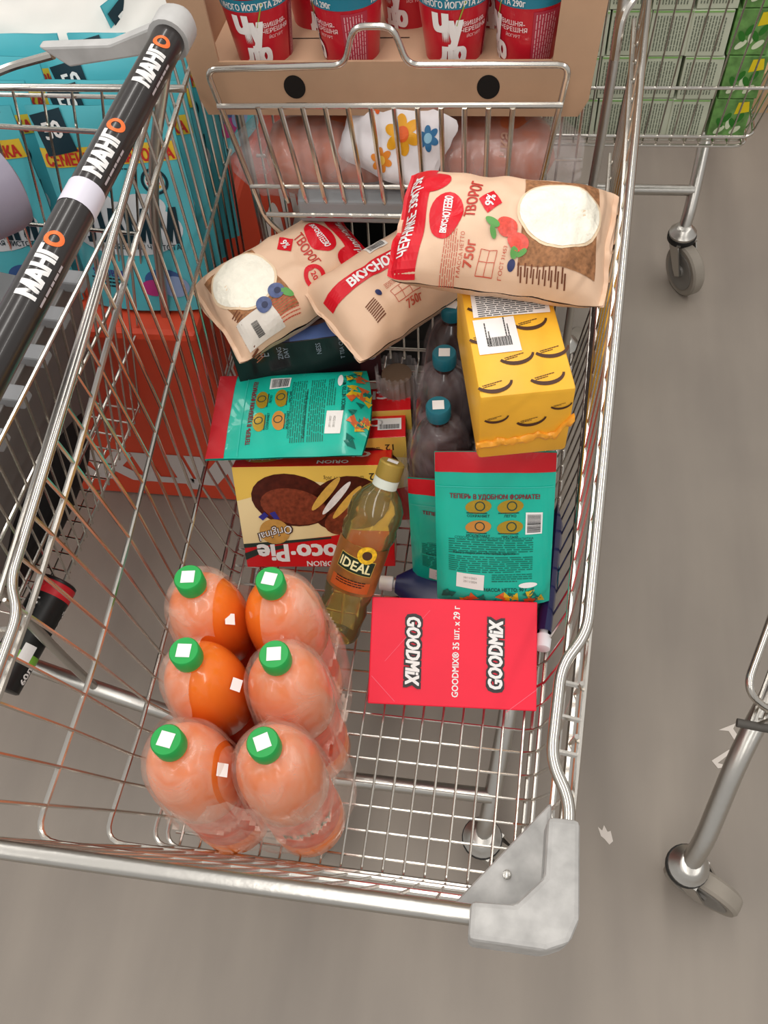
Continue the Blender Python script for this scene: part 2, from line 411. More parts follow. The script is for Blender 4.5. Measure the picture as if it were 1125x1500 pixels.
def caster(parent, x, y, ang, z=0.0):
    """swivel caster; ang = direction the wheel trails to"""
    c = MB().lathe([(.026, .122), (.030, .126), (.030, .136), (.024, .142), (.018, .150), (.014, .152)], 24, (x, y, z)).build('caster', ZINC, parent, 'swivel caster with grey rubber tyre')
    MB().lathe([(.0312, .117), (.0318, .122), (.0318, .128), (.0312, .130)], 24, (x, y, z)).build('dust_ring', BLACK, c)
    d = V((math.cos(ang), math.sin(ang), 0)); s = V((-d.y, d.x, 0)); o = V((x, y, z)); wc = o + d*.042 + V((0, 0, .06))
    m = MB()
    for sg in (-1, 1):
        m.prism([o + s*sg*.021 + d*(-.018) + V((0, 0, .122)), o + s*sg*.021 + d*.024 + V((0, 0, .122)), wc + s*sg*.021 + d*.014, wc + s*sg*.021 - V((0, 0, .012)), wc + s*sg*.021 - d*.014], s*sg*.003)
    m.prism([o - d*.02 - s*.024 + V((0, 0, .119)), o + d*.026 - s*.024 + V((0, 0, .119)), o + d*.026 + s*.024 + V((0, 0, .119)), o - d*.02 + s*.024 + V((0, 0, .119))], (0, 0, .005))
    m.build('fork', ZINC, c, smooth=False)
    rotm = Matrix((d, V((0, 0, 1)), s)).transposed().to_4x4(); rotm.translation = wc
    MB().lathe([(.030, -.012), (.0555, -.0145), (.0595, -.010), (.060, 0), (.0595, .010), (.0555, .0145), (.030, .012)], 32).build('tyre', RUB, c, xf=rotm)
    MB().lathe([(.006, -.018), (.012, -.0175), (.014, -.013), (.026, -.012), (.036, -.0155), (.044, -.0155), (.044, .0155), (.036, .0155), (.026, .012), (.014, .013), (.012, .0175), (.006, .018)], 28).build('wheel_hub', mat('#77736d', .45), c, xf=rotm)

cart = build_cart('steel wire shopping cart full of groceries, with a grey corner guard at its front')
cart_b = copy_tree(cart); cart_c = copy_tree(cart)
caster(cart, .172, -.167, math.radians(-28)); caster(cart, -.172, -.167, math.radians(-28)); caster(cart, .272, .82, math.radians(60)); caster(cart, -.272, .82, math.radians(60))
for cc in (cart_b, cart_c):
    caster(cc, .172, -.167, math.radians(-62)); caster(cc, -.172, -.167, math.radians(-62)); caster(cc, .272, .82, math.radians(80)); caster(cc, -.272, .82, math.radians(80))
cart_b['label'] = 'steel cart with a black printed handle, standing against the orange detergent display'
cart_b.matrix_world = Matrix.Translation((-1.10, .30, 0)) @ Matrix.Rotation(math.radians(-95), 4, 'Z')
cart_c['label'] = 'steel wire cart loaded with pale green cartons'
cart_c.matrix_world = Matrix.Translation((.355, 1.32, 0))
# folded grey seat plate of the neighbouring cart, clipped to its gate
m = MB(); m.prism([(-.14, .600, .50), (.24, .600, .50), (.24, .682, .765), (-.14, .682, .765)], (0, .008, 0))
pl = m.build('seat_back_plate', mat('#6f6c6a', .5), cart_b, 'grey folded seat plate', smooth=False, bevel=.002)
for x in (-.13, -.07, -.01, .05, .11, .17):
    MB().box((x, .676, .758), (x+.022, .715, .778)).build('clip', GREY, pl, smooth=False, bevel=.003)

# ================================================================== GROCERIES IN THE CART
def box_faces(w, d, h):
    """box standing on z=0, front at y=-d/2; returns surface functions centred on each face"""
    return {'front': plane_S((0, -d/2, h/2), (1, 0, 0), (0, 0, 1)), 'top': plane_S((0, 0, h), (1, 0, 0), (0, 1, 0)),
            'right': plane_S((w/2, 0, h/2), (0, 1, 0), (0, 0, 1)), 'left': plane_S((-w/2, 0, h/2), (0, -1, 0), (0, 0, 1)), 'back': plane_S((0, d/2, h/2), (-1, 0, 0), (0, 0, 1))}
def box_mesh(w, d, h): return MB().box((-w/2, -d/2, 0), (w/2, d/2, h))

# --- shrink-wrapped pack of six orange drinks -----------------------------------------------------
def bottle_profile(R, H, zs=.185):
    pr = [(R*.55, 0), (R*.9, .004), (R, .014), (R, .05), (R*.965, .055), (R*.965, zs-.04), (R, zs-.035), (R, zs)]
    top = H-.042
    for i in range(1, 9):
        a = i/9*math.pi/2; pr.append((.0135 + (R-.0135)*math.cos(a), zs + (top-zs)*math.sin(a)))
    return pr + [(.0135, top+.004), (.0135, top+.012)]
def six_pack(name, label, spots, R, H, body_m, label_m, cap_m, film_m, hole=None, zs=.185, extra=None):
    root = thing(name, label, 'drink pack', MB_ @ Matrix.Translation((sum(p[0] for p in spots)/6, sum(p[1] for p in spots)/6, .004)))
    ox, oy = sum(p[0] for p in spots)/6, sum(p[1] for p in spots)/6
    for i, (x, y) in enumerate(spots):
        b = MB().lathe(bottle_profile(R, H, zs), 36, (x-ox, y-oy, 0)).build('bottle', body_m, root)
        cz = H-.022
        MB().lathe([(.0155, cz-.009), (.0158, cz-.007), (.0158, cz+.009), (.0145, cz+.011), (.006, cz+.0112)], 24, (x-ox, y-oy, 0)).build('cap', cap_m, b)
        a = math.radians((8, -6, 4, 10, -8, 30)[i])
        Sx = plane_S((x-ox, y-oy, cz+.0112), (math.cos(a), math.sin(a), 0), (-math.sin(a), math.cos(a), 0))
        decal('cap_sticker', [rect(0, 0, .0145, .0145)], Sx, WHITE, b, .0004)
        if label_m:
            MB().lathe([(R*.968, .058), (R*.972, .06), (R*.972, zs-.044), (R*.968, zs-.042)], 36, (x-ox, y-oy, 0)).build('paper_label', label_m, b)
    # film draped over the shoulders and pulled in at the foot
    def hb(x, y):
        v = 0
        for px, py in spots:
            d = math.hypot(x-px, y-py)
            if d < R: c = max(0, (d-.0135)/(R-.0135)); v = max(v, zs + (H-.042-zs)*math.sqrt(max(0, 1-c*c)) + .003)
        return v
    xs = [p[0] for p in spots]; ys = [p[1] for p in spots]
    n = 60; m = MB(); gx0, gx1, gy0, gy1 = min(xs)-R-.004, max(xs)+R+.004, min(ys)-R-.004, max(ys)+R+.004
    idx = {}; 
    def dist(x, y): return min(math.hypot(x-px, y-py) for px, py in spots)
    hull = lambda x, y: dist(x, y) < R*1.28
    vs = []; fs = []
    for j in range(n+1):
        for i in range(n+1):
            x = gx0+(gx1-gx0)*i/n; y = gy0+(gy1-gy0)*j/n
            if not hull(x, y): continue
            near = sum(hb(x+dx, y+dy) for dx, dy in ((0, 0), (.012, 0), (-.012, 0), (0, .012), (0, -.012)))/5
            z = max(max(hb(x+dx, y+dy) for dx, dy in ((0, 0), (.004, 0), (-.004, 0), (0, .004), (0, -.004)))+.002, near*.9, .15) + .004*noise.noise((x*60, y*60, 3))
            idx[i, j] = len(vs); vs.append((x-ox, y-oy, z))
    for j in range(n):
        for i in range(n):
            q = [(i, j), (i+1, j), (i+1, j+1), (i, j+1)]
            if all(k in idx for k in q):
                x = gx0+(gx1-gx0)*(i+.5)/n; y = gy0+(gy1-gy0)*(j+.5)/n
                if hole and hole(x, y): continue
                fs.append(tuple(idx[k] for k in q))
    m.add(vs, fs)
    # skirt
    ang = [2*math.pi*k/90 for k in range(90)]; ring_ = []
    cx, cy = (gx0+gx1)/2, (gy0+gy1)/2
    for a in ang:
        lo, hi = 0, .4
        for _ in range(24):
            mid = (lo+hi)/2
            if any(math.hypot(cx+mid*math.cos(a)-px, cy+mid*math.sin(a)-py) < R*1.06 for px, py in spots) or mid < .06: lo = mid
            else: hi = mid
        ring_.append(lo)
    rs = [max(ring_[(k+d) % 90]*(1-.012*abs(d)) for d in range(-4, 5)) for k in range(90)]
    sk = MB()
    def skf(u, v):
        k = int(round(u*90)) % 90; a = ang[k]; w = 1 + .02*noise.noise((math.cos(a)*4, math.sin(a)*4, v*5)); r = rs[k]*w*(1-.10*(1-v)**6) ; r -= .012*v**8
        return (cx-ox+r*math.cos(a), cy-oy+r*math.sin(a), .003 + v*(zs+.012))
    sk.grid(skf, 90, 10); m.add(sk.v, sk.f)
    m.build('shrink_film', film_m, root, 'clear shrink film')
    if extra: extra(root, ox, oy)
    return root
ORANGE = mat('#ef7a2a', .18, sub=.15, coat=.4)
sp = [(-.165, -.041), (-.076, -.035), (-.146, -.125), (-.053, -.119), (-.138, -.216), (-.045, -.208)]
def op_extra(root, ox, oy):
    for (x, y, a) in ((-.131, -.058, 15), (-.105, -.132, -5), (-.098, -.222, 5)):
        c = V((x-ox, y-oy, .246)); ca, sa = math.cos(math.radians(a)), math.sin(math.radians(a))
        decal('price_sticker', [rect(0, 0, .011, .013)], plane_S(c, (ca, sa, -.5), (-sa, ca, .15)), WHITE, root, .0065)
    cs = cyl_S(.0435); bx, by = sp[5][0]-ox, sp[5][1]-oy
    S = lambda x, y: (cs(x, y)[0] + V((bx, by, 0)), cs(x, y)[1])
    S.maxlen = .006; decal('lettering', [text('FUNDAY', .026, .118, .016, 0, bold=.03, w=.06)], S, mat('#1f5a35', .5), root, .0012)
six_pack('orange_drink_pack', 'film-wrapped six-pack of orange drinks with green caps', sp, .0452, .322, ORANGE, mat('#e2501f', .4, vary=.2, vscale=60), mat('#22a34c', .4), FILM, zs=.205,
         hole=lambda x, y: (-.142 + (.04 if y < -.17 else 0)) < x < -.098 + (.01 if y > -.1 else 0) and -.245 < y < .0, extra=op_extra)
# --- pack of dark kvass bottles -------------------------------------------------------------------
KV = mat('#3a2622', .2, coat=.4)
sk_ = [(.077, .235), (.168, .235), (.076, .325), (.167, .325), (.078, .415), (.169, .415)]
six_pack('dark_drink_pack', 'film-wrapped six-pack of dark brown drinks with teal caps under the yellow cheese', sk_, .0435, .305, KV, None, mat('#1f6f80', .35), FILM3, zs=.14)

# --- red snack carton -----------------------------------------------------------------------------
RED = mat('#f5193c', .5, vary=.05, vscale=12)
w, d, h = .219, .140, .05
t = thing('snack_carton', 'flat red snack carton tilted on the basket floor in front of the teal pouches', 'carton', frame((.1125, .031, .020), (.2195, .013, 0), (0, -.40, .92)))
box_mesh(w, d, h).build('carton_body', RED, t, smooth=False, bevel=.0015)
F = box_faces(w, d, h)['top']
for cx, dg in ((-.052, -90), (.056, 90)):
    decal('logo_shadow', [text('GOODMiX', cx + (.002 if dg < 0 else -.002)*0, 0, .0205, dg, bold=.16, shear=.15, w=.092)], F, mat('#3c3a3b', .6), t, .0006)
    decal('lettering', [text('GOODMiX', cx, 0, .0185, dg, bold=.05, shear=.15, w=.088)], F, WHITE, t, .0026)
decal('lettering', [text('GOODMIX® 35 шт. x 29 г', .004, .002, .0085, 90, bold=.03, w=.118)], F, WHITE, t, .0006)
decal('crease', [rect(.09, -.058, .05, .0008, 38), rect(-.09, -.05, .045, .0008, -45), rect(-.06, .02, .09, .0006, 50)], F, mat('#f4657c', .6), t, .0005)

# --- choco pie cartons ----------------------------------------------------------------------------
CR = mat('#d8141c', .35, coat=.2)
def choco(m, label):
    w, d, h = .222, .05, .167
    t = thing('biscuit_carton', label, 'carton', m)
    box_mesh(w, d, h).build('carton_body', CR, t, smooth=False, bevel=.001)
    F = box_faces(w, d, h); S = F['front']; sh = mat('#f3dca6', .35); yl = mat('#eec65a', .35)
    decal('printed_panel', [poly([(-.111, -.045), (-.05, -.038), (.02, -.030), (.111, -.012), (.111, .0835), (-.111, .0835)])], S, sh, t, .0004)
    decal('printed_panel', [poly([(-.111, .03), (.0, .06), (.111, .045), (.111, .0835), (-.111, .0835)])], S, yl, t, .0007)
    decal('green_stripe', [poly([(-.111, -.049), (-.05, -.042), (.02, -.034), (.02, -.031), (-.05, -.037), (-.111, -.042)]), poly([(-.111, -.07), (-.085, -.058), (-.05, -.05), (-.05, -.044), (-.09, -.05), (-.111, -.058)])], S, mat('#23332c', .5), t, .0009)
    ck = mat('#4a1d14', .3, vary=.35, vscale=140); ck2 = mat('#7c3a26', .3, vary=.4, vscale=160)
    decal('printed_cake', [ell(-.032, .030, .058, .042, -12), ell(.047, .022, .055, .045, 15)], S, ck, t, .0011)
    decal('printed_cake', [ell(-.030, .020, .048, .029, -12), ell(.045, -.004, .034, .022, 20)], S, ck2, t, .0014)
    for k, (c, wd) in enumerate((('#e0b152', .012), ('#f1ecea', .010), ('#e0b152', .011))):
        decal('printed_cream', [ell(.018 + .0145*k, .040 - .007*k, .034, wd/2, 50)], S, mat(c, .4, vary=.1, vscale=150), t, .0018)
    decal('badge', [ell(-.062, -.021, .022, .021)], S, mat('#c8964c', .35, vary=.15, vscale=90), t, .0018)
    decal('ribbon', [poly([(-.083, .004), (-.073, .012), (-.068, .006), (-.077, -.002)]), poly([(-.066, .01), (-.058, .013), (-.052, .0), (-.06, .0)])], S, mat('#32318c', .4), t, .002)
    decal('lettering', [text('Original', -.062, -.021, .015, 196, bold=.05, shear=.2, w=.054)], S, mat('#3a1c16', .5), t, .0022)
    decal('lettering', [text('Original', -.062, -.021, .0135, 196, bold=.01, shear=.2, w=.052)], S, WHITE, t, .0025)
    decal('lettering', [text('12', .087, .066, .011, 180, bold=.03), text('ШТУК NET WT 360g', .045, .065, .006, 180, bold=.01, w=.056)], S, mat('#4a3a22', .5), t, .001)
    decal('lettering', [text('Choco·Pie', -.008, -.058, .030, 180, bold=.05, w=.165), text('ORION', .0, -.077, .009, 180, bold=.03)], S, WHITE, t, .0011)
    T = F['top']
    decal('lettering', [text('Choco·Pie', .018, .009, .018, 180, bold=.05, w=.125), text('ORION', .03, -.014, .010, 180, bold=.03)], T, WHITE, t, .0006)
    decal('badge', [ell(-.07, .0, .026, .012, 8)], T, mat('#c8964c', .35, vary=.15, vscale=90), t, .0005)
    decal('lettering', [text('Original', -.066, .0, .011, 188, bold=.03, shear=.2, w=.05)], T, WHITE, t, .0009)
    decal('printed_panel', [rect(0, 0, .05, .120)], F['right'], sh, t, .0004)
    return t
choco(frame((-.0965, .170, .011), (.22, .022, 0), (-.014, .074, .15)), 'red and yellow biscuit carton behind the oil bottle, printed upside down')
c2 = choco(frame((-.085, .261, .003), (.22, .03, 0), (0, .03, .15)), 'red biscuit carton standing right behind the front biscuit carton, with a white barcode sticker')
decal('barcode_sticker', [rect(.088, .004, .034, .026)], plane_S((0, 0, .167), (1, 0, 0), (0, 1, 0)), WHITE, c2, .0008)
decal('barcode', [bars(.088, -.002, .028, .010)], plane_S((0, 0, .167), (1, 0, 0), (0, 1, 0)), BLACK, c2, .0011)
c3 = choco(frame((-.085, .322, .003), (.22, .03, 0), (0, .02, .15)), 'rearmost biscuit carton with its end showing under the black tea carton')

# --- black tea carton -----------------------------------------------------------------------------
w, d, h = .207, .135, .095
t = thing('tea_carton', 'black and blue tea carton lying under the cottage cheese bags', 'carton', frame((-.139, .430, .171), (.205, .05, 0), (0, .02, 1)))
box_mesh(w, d, h).build('carton_body', mat('#171519', .3, coat=.2), t, smooth=False, bevel=.001)
F = box_faces(w, d, h); T = F['top']
decal('printed_panel', [poly([(-.02, -.0665), (.1025, -.0665), (.1025, .066), (-.02, .066)])], T, mat('#5c74ad', .3, vary=.3, vscale=14), t, .0004)
decal('printed_panel', [poly([(-.06, -.0665), (-.02, -.0665), (-.02, .066), (-.06, .066)])], T, mat('#3c4560', .3), t, .0004)
decal('printed_saucer', [ell(.0, .02, .075, .062)], T, mat('#7c5a52', .3, vary=.2), t, .0007); decal('printed_saucer', [ell(.0, .022, .070, .056)], T, mat('#241418', .3, vary=.3), t, .0010)
decal('printed_saucer', [ring(.0, .022, .058, .045, .004)], T, mat('#9a5b45', .3), t, .0012)
S = F['front']; pale = mat('#9fa6b5', .5)
decal('lettering', [text('T', -.075, .034, .012, 90), text('EY', -.058, .036, .012, 90), text('ZING', -.037, .03, .007, 90), text('DAY', -.028, .03, .007, 90), text('NESS', .018, .03, .007, 90), text('T TEA CUP', .05, .026, .006, 90)], S, pale, t, .0006)
decal('icon', [ring(.073, .006, .008, .008, .0015), ring(.089, .034, .008, .008, .0015), ring(.090, .004, .008, .008, .0015), ring(.097, .02, .010, .010, .0012)], S, pale, t, .0006)
decal('lettering', [text('1', .073, .006, .007, 90), text('3', .089, .034, .007, 90), text('2', .090, .004, .007, 90)], S, pale, t, .0006)
decal('printed_panel', [rect(.088, 0, .03, .09)], S, mat('#3a1c22', .4), t, .0003)

# --- teal cocoa pouches ---------------------------------------------------------------------------
PW, PH = .150, .216
def pouch_P(side):
    def P(x, y):
        u = max(-1, min(1, x/(PW/2))); v = y/PH
        th = .021*(1-min(max(v, 0), 1))**.75*math.sqrt(max(0, 1-u*u))*(min(1, (v+.02)/.12) if v < .10 else 1)
        dip = -.010*(1-u*u)*max(0, 1-v/.2)
        return (x*(1-.05*(1-v)*0), y+dip, side*th + .0012*side + .0016*noise.noise((x*30, y*25, side*2.0)))
    return P
def pouch_mesh():
    m = MB()
    f = pouch_P(1); b = pouch_P(-1)
    m.grid(lambda u, v: f((u-.5)*PW, v*PH), 20, 26); m.grid(lambda u, v: b((u-.5)*PW, v*PH), 20, 26, flip=True)
    return m
TEAL = mat('#10b8a0', .28, coat=.3, vary=.06, vscale=25)
def build_pouch(label, m):
    t = thing('cocoa_pouch', label, 'pouch', m, 'teal cocoa pouches in the cart')
    pouch_mesh().build('pouch_body', TEAL, t)
    S = num_S(pouch_P(1)); G = mat('#b3932a', .25, 0.3); ink = mat('#0d3f3a', .5)
    decal('red_seal', [rect(0, PH-.013, PW-.001, .026, 0, 16, 3)], S, mat('#c4101f', .35), t, .0007, 'red top seal')
    Sb = num_S(pouch_P(-1)); decal('red_seal', [rect(0, PH-.013, PW-.001, .026, 0, 16, 3)], Sb, mat('#c4101f', .35), t, -.0007)
    decal('zip_ridge', [rect(0, PH-.045, PW-.004, .0012, 0, 16, 1)], S, mat('#3cc3b1', .3), t, .0012)
    decal('lettering', [text('ТЕПЕРЬ В УДОБНОМ ФОРМАТЕ!', 0, PH-.058, .0062, bold=.05, w=.112)], S, mat('#7c2a35', .5), t, .0008)
    for i, (x, y) in enumerate(((-.020, .145), (.020, .145), (-.020, .117), (.020, .117))):
        decal('printed_icon', [ell(x, y, .0165, .0095, 8)], S, (G, G, mat('#c98a3a', .3), G)[i], t, .0007)
        decal('printed_icon', [ring(x+.002, y+.001, .0065, .0065, .0014), rect(x-.002, y-.0085, .026, .0012)], S, ink, t, .0010)
        decal('lettering', [text(('СОХРАНЯЕТ', 'ЛЕГКО', 'ИСКЛЮЧАЕТ', 'ЧИСТЫЙ')[i], x, y-.0125, .0034, bold=.02)], S, ink, t, .0007)
    decal('small_print', [lines(-.004, .089, .108, .022, 7, 0, 3), lines(-.004, .064, .108, .024, 8, 0, 4), lines(.024, .045, .052, .012, 4, 0, 6)], S, mat('#12705f', .5), t, .0007)
    decal('lettering', [text('Какао-порошок «Золотой ярлык»', -.012, .080, .0036, bold=.02), text('СПОСОБ ПРИГОТОВЛЕНИЯ КАКАО-НАПИТКА', 0, .1015, .0032), text('МАССА НЕТТО: 90 г', .016, .030, .0042, bold=.03)], S, ink, t, .0008)
    decal('barcode_sticker', [rect(.050, .122, .021, .030)], S, WHITE, t, .0009); decal('barcode', [bars(.050, .122, .025, .017, 90, 5)], S, BLACK, t, .0013)
    decal('date_panel', [rect(-.030, .040, .036, .020, -3, 4, 2)], S, mat('#ece9e4', .5), t, .0009); decal('lettering', [text('20/11/2023', -.03, .044, .0028, -3), text('20/11/2024', -.03, .039, .0028, -3)], S, mat('#8a8780', .6), t, .0013)
    decal('print_mark', [ell(.045, .035, .012, .0035)], S, WHITE, t, .0009)
    rnd = random.Random(3); go = [[], [], []]
    for i in range(34):
        x = rnd.uniform(-.066, .066); y = rnd.uniform(.003, .024); q = rnd.uniform(.004, .009); a = rnd.uniform(0, 360)
        go[i % 3].append(poly([(-q, -q*.6), (q, -q*.5), (0, q*.8)], x, y, a))
    for sh, c in zip(go, ('#d0622f', '#d8b422', '#0b6e60')): decal('printed_facets', sh, S, mat(c, .3, .1), t, .0010)
    return t
build_pouch('teal cocoa pouch with a red seal standing upright behind the red snack carton', frame((.152, .115, .034), (.15, .006, 0), (0, 0, 1)) @ Matrix.Identity(4))
def pouch_frame(bottom, top, ex):
    o = V(bottom); ey = (V(top)-o).normalized(); ex = V(ex); ex = (ex - ey*ex.dot(ey)).normalized(); ez = ex.cross(ey)
    m = Matrix((ex, ey, ez)).transposed().to_4x4(); m.translation = o; return MB_ @ m
bpy.data.objects['cocoa_pouch'].matrix_world = pouch_frame((.161, .092, .073), (.151, .192, .255), (.15, .006, 0))
p1 = bpy.data.objects['cocoa_pouch']
p2 = copy_tree(p1); p2['label'] = 'teal cocoa pouch half hidden behind the upright one, next to the oil bottle'; p2.matrix_world = pouch_frame((.118, .148, .004), (.116, .180, .225), (.15, -.004, .0))
p3 = copy_tree(p1); p3['label'] = 'teal cocoa pouch lying sideways on top of the biscuit cartons'
p3.matrix_world = pouch_frame((-.034, .298, .203), (-.232, .278, .199), (-.0147, .141, .004))

# --- navy spouted pouches -------------------------------------------------------------------------
NAVY = mat('#1c2150', .3, coat=.3)
def spout_pouch(label, m):
    t = thing('spout_pouch', label, 'pouch', m)
    def P(s):
        def f(u, v):
            x = (u-.5)*2; y = v; wd = .048*(1 - .72*max(0, (v-.74)/.26)**1.2); th = .015*math.sqrt(max(0, 1-x*x))*min(1, v*6+.0)*(1-.3*v)
            return (x*wd, y*.195, s*th)
        return f
    MB().grid(P(1), 14, 18).grid(P(-1), 14, 18, flip=True).build('pouch_body', NAVY, t)
    sm = Matrix.Translation((0, .19, 0)) @ Matrix.Rotation(-math.pi/2, 4, 'X')
    MB().lathe([(.006, 0), (.006, .008), (.0105, .009), (.0112, .012), (.0106, .028), (.008, .029)], 18).build('spout_cap', mat('#efeef2', .4), t, 'white screw cap', xf=sm)
    S = num_S(lambda x, y: P(1)(x/.096+.5, y/.195))
    decal('logo_plate', [rect(0, .115, .062, .03, 0, 8, 2)], S, mat('#2b9bc7', .4), t, .0006); decal('logo_plate', [rect(0, .115, .056, .025, 0, 8, 2)], S, mat('#1b1f47', .4), t, .0010)
    decal('lettering', [text('МИН', 0, .115, .016, bold=.05)], S, WHITE, t, .0013)
    return t
spout_pouch('navy pouch with a white screw cap lying beneath the teal pouches', pouch_frame((.215, .128, .018), (.045, .131, .018), (0, .1, .003)))
spout_pouch('navy pouch with a white cap squeezed between the red snack carton and the basket side', pouch_frame((.243, .26, .03), (.234, .09, .035), (.004, .0, .1)))

# --- sunflower oil --------------------------------------------------------------------------------
o0 = V((-.052, .033, .044)); o1 = V((.0205, .186, .232)); ax = (o1-o0).normalized()
ex = V((1, 0, 0)); ex = (ex - ax*ex.dot(ax)).normalized(); ey = ax.cross(ex); mo = Matrix((ex, ey, ax)).transposed().to_4x4(); mo.translation = o0
t = thing('oil_bottle', 'clear bottle of yellow sunflower oil leaning on the biscuit carton', 'bottle', MB_ @ mo)
L = (o1-o0).length; OH = L
prof = [(.020, 0), (.032, .003), (.034, .012), (.0325, .03), (.034, .045), (.030, .058), (.033, .068), (.0335, .08), (.0335, .155), (.036, .163), (.0365, .172), (.034, .180), (.0365, .19), (.035, .207), (.026, .224), (.016, .235), (.013, .240), (.013, OH-.012)]
k_ = (OH-.012)/.252; prof = [(r_, z*k_ if z != OH-.012 else z) for r_, z in prof]
def oil_mat():
    m = bpy.data.materials.new('clear_oil'); m.use_nodes = True; nt = m.node_tree; nt.nodes.clear()
    out = nt.nodes.new('ShaderNodeOutputMaterial'); mix = nt.nodes.new('ShaderNodeMixShader'); fr = nt.nodes.new('ShaderNodeFresnel'); fr.inputs[0].default_value = 1.5
    tr = nt.nodes.new('ShaderNodeBsdfRefraction'); tr.inputs[0].default_value = (.93, .80, .36, 1); tr.inputs['IOR'].default_value = 1.07; tr.inputs['Roughness'].default_value = 0.0
    gl = nt.nodes.new('ShaderNodeBsdfGlossy'); gl.inputs['Roughness'].default_value = .06
    df = nt.nodes.new('ShaderNodeBsdfDiffuse'); df.inputs[0].default_value = lin('#ecd98c'); m2 = nt.nodes.new('ShaderNodeMixShader'); m2.inputs[0].default_value = .13
    nt.links.new(tr.outputs[0], m2.inputs[1]); nt.links.new(df.outputs[0], m2.inputs[2])
    nt.links.new(fr.outputs[0], mix.inputs[0]); nt.links.new(m2.outputs[0], mix.inputs[1]); nt.links.new(gl.outputs[0], mix.inputs[2]); nt.links.new(mix.outputs[0], out.inputs[0]); return m
OIL = oil_mat()
MB().lathe(prof, 40).build('bottle_body', OIL, t)
MB().lathe([(.0165, OH-.016), (.0168, OH-.014), (.0168, OH+.004), (.015, OH+.006), (.004, OH+.0062)], 28).build('cap', mat('#a98d3f', .4, .2), t, 'gold screw cap')
MB().lathe([(.0145, OH-.030), (.0165, OH-.0285), (.0165, OH-.0165), (.0150, OH-.016)], 28).build('neck_band', mat('#dfe6da', .4), t)
decal('cap_sticker', [rect(0, 0, .014, .014)], plane_S((0, 0, OH+.0062), (1, 0, 0), (0, 1, 0)), WHITE, t, .0004)
CS = cyl_S(.034)
decal('paper_label', [rect(0, .118*k_, .094, .072*k_, 0, 18, 2)], CS, mat('#8a5628', .3, vary=.5, vscale=30), t, .0006)
decal('printed_plate', [rect(0, .126*k_, .050, .022, -3, 8, 2)], CS, mat('#c9a94d', .4), t, .0011); decal('printed_plate', [rect(0, .126*k_, .048, .020, -3, 8, 2)], CS, mat('#132b1c', .4), t, .0014)
decal('lettering', [text('IDEAL', 0, .126*k_, .0135, -3, bold=.03, w=.042)], CS, mat('#f0e7b0', .5), t, .0018)
decal('printed_flower', [ell(.010, .145*k_, .0125, .0125, 0, 18)], CS, mat('#e8b820', .4, vary=.3, vscale=200), t, .0016); decal('printed_flower', [ell(.010, .145*k_, .0062, .0062)], CS, mat('#4a2a12', .5), t, .002)
decal('printed_panel', [rect(0, .095*k_, .056, .016, 0, 8, 2)], CS, mat('#c2571f', .4), t, .001); decal('small_print', [lines(0, .100*k_, .04, .010, 3)], CS, mat('#2a1408', .5), t, .0014)

# --- yellow cheese block --------------------------------------------------------------------------
CHZ = mat('#f6b836', .42, bump=.15, bscale=40, vary=.05)
w, d, h = .102, .20, .105
t = thing('cheese_block', 'yellow film-wrapped block of cheese on top of the dark drink pack', 'cheese', frame((.161, .252, .312), (.106, .022, 0), (0, 0, 1)))
box_mesh(w, d, h).build('block', CHZ, t, smooth=True, bevel=.005)
m = MB()
def ruff(u, v):
    x = (u-.5)*(w+.004); a = v*2*math.pi; n_ = noise.noise((u*16, v*3, 1))
    rr = .0042*(1+.9*n_); return (x, -d/2 - .001 + math.cos(a)*rr*.8, h*.30 + .010*(u-.5) + .006*noise.noise((u*7, 0, 5)) + math.sin(a)*rr*1.3 + .022*max(0, u-.82)/.18)
m.grid(ruff, 60, 8); m.build('film_ruffle', mat('#f2a634', .35), t, 'gathered edge of the yellow film')
F = box_faces(w, d, h); brown = mat('#4a2c1c', .5)
def crest(cx, cy, S, s=1.0, dg=14):
    pts = []; n = 12; c = math.radians(dg)
    for i in range(n+1):
        a = math.radians(-160 + 140*i/n + dg); pts.append((cx + .021*s*math.cos(a), cy + .014*s + .018*s*math.sin(a)))
    for i in range(n, -1, -1):
        a = math.radians(-160 + 140*i/n + dg); pts.append((cx + .0185*s*math.cos(a), cy + .014*s + .0125*s*math.sin(a)))
    vs = pts; fs = [(i, i+1, 2*n+1-i-1, 2*n+1-i) for i in range(n)]
    decal('printed_crest', [(vs, fs), lines(cx-.001, cy+.009*s, .022*s, .005*s, 2, dg)], S, brown, t, .0006)
for cx, cy in ((-.052, -.02), (-.005, -.055), (.040, -.050), (-.035, -.092), (.022, -.088), (.018, -.005), (-.03, .03)):
    if abs(cx) < .035: crest(cx, cy, F['top'])
    else: crest(math.copysign(.034, cx), cy, F['top'])
crest(.005, .002, F['front'], .85); crest(-.045+.012, .012, F['front'], .7); crest(.036, .024, F['front'], .6)
decal('paper_sticker', [rect(-.020, -.012, .046, .054, 1)], F['top'], mat('#f3efec', .5), t, .0009, 'white price sticker'); decal('barcode', [bars(-.018, -.022, .026, .014, 1)], F['top'], BLACK, t, .0013)
decal('small_print', [lines(-.030, -.010, .036, .006, 2, 90), lines(-.008, .0, .03, .006, 2, 90)], F['top'], mat('#333333', .5), t, .0013)
decal('paper_sticker', [rect(.002, .042, .086, .050, -2)], F['top'], mat('#f3efec', .5), t, .0011, 'white ingredient sticker'); decal('small_print', [lines(.002, .036, .076, .036, 11, 0)], F['top'], mat('#555555', .5), t, .0015)

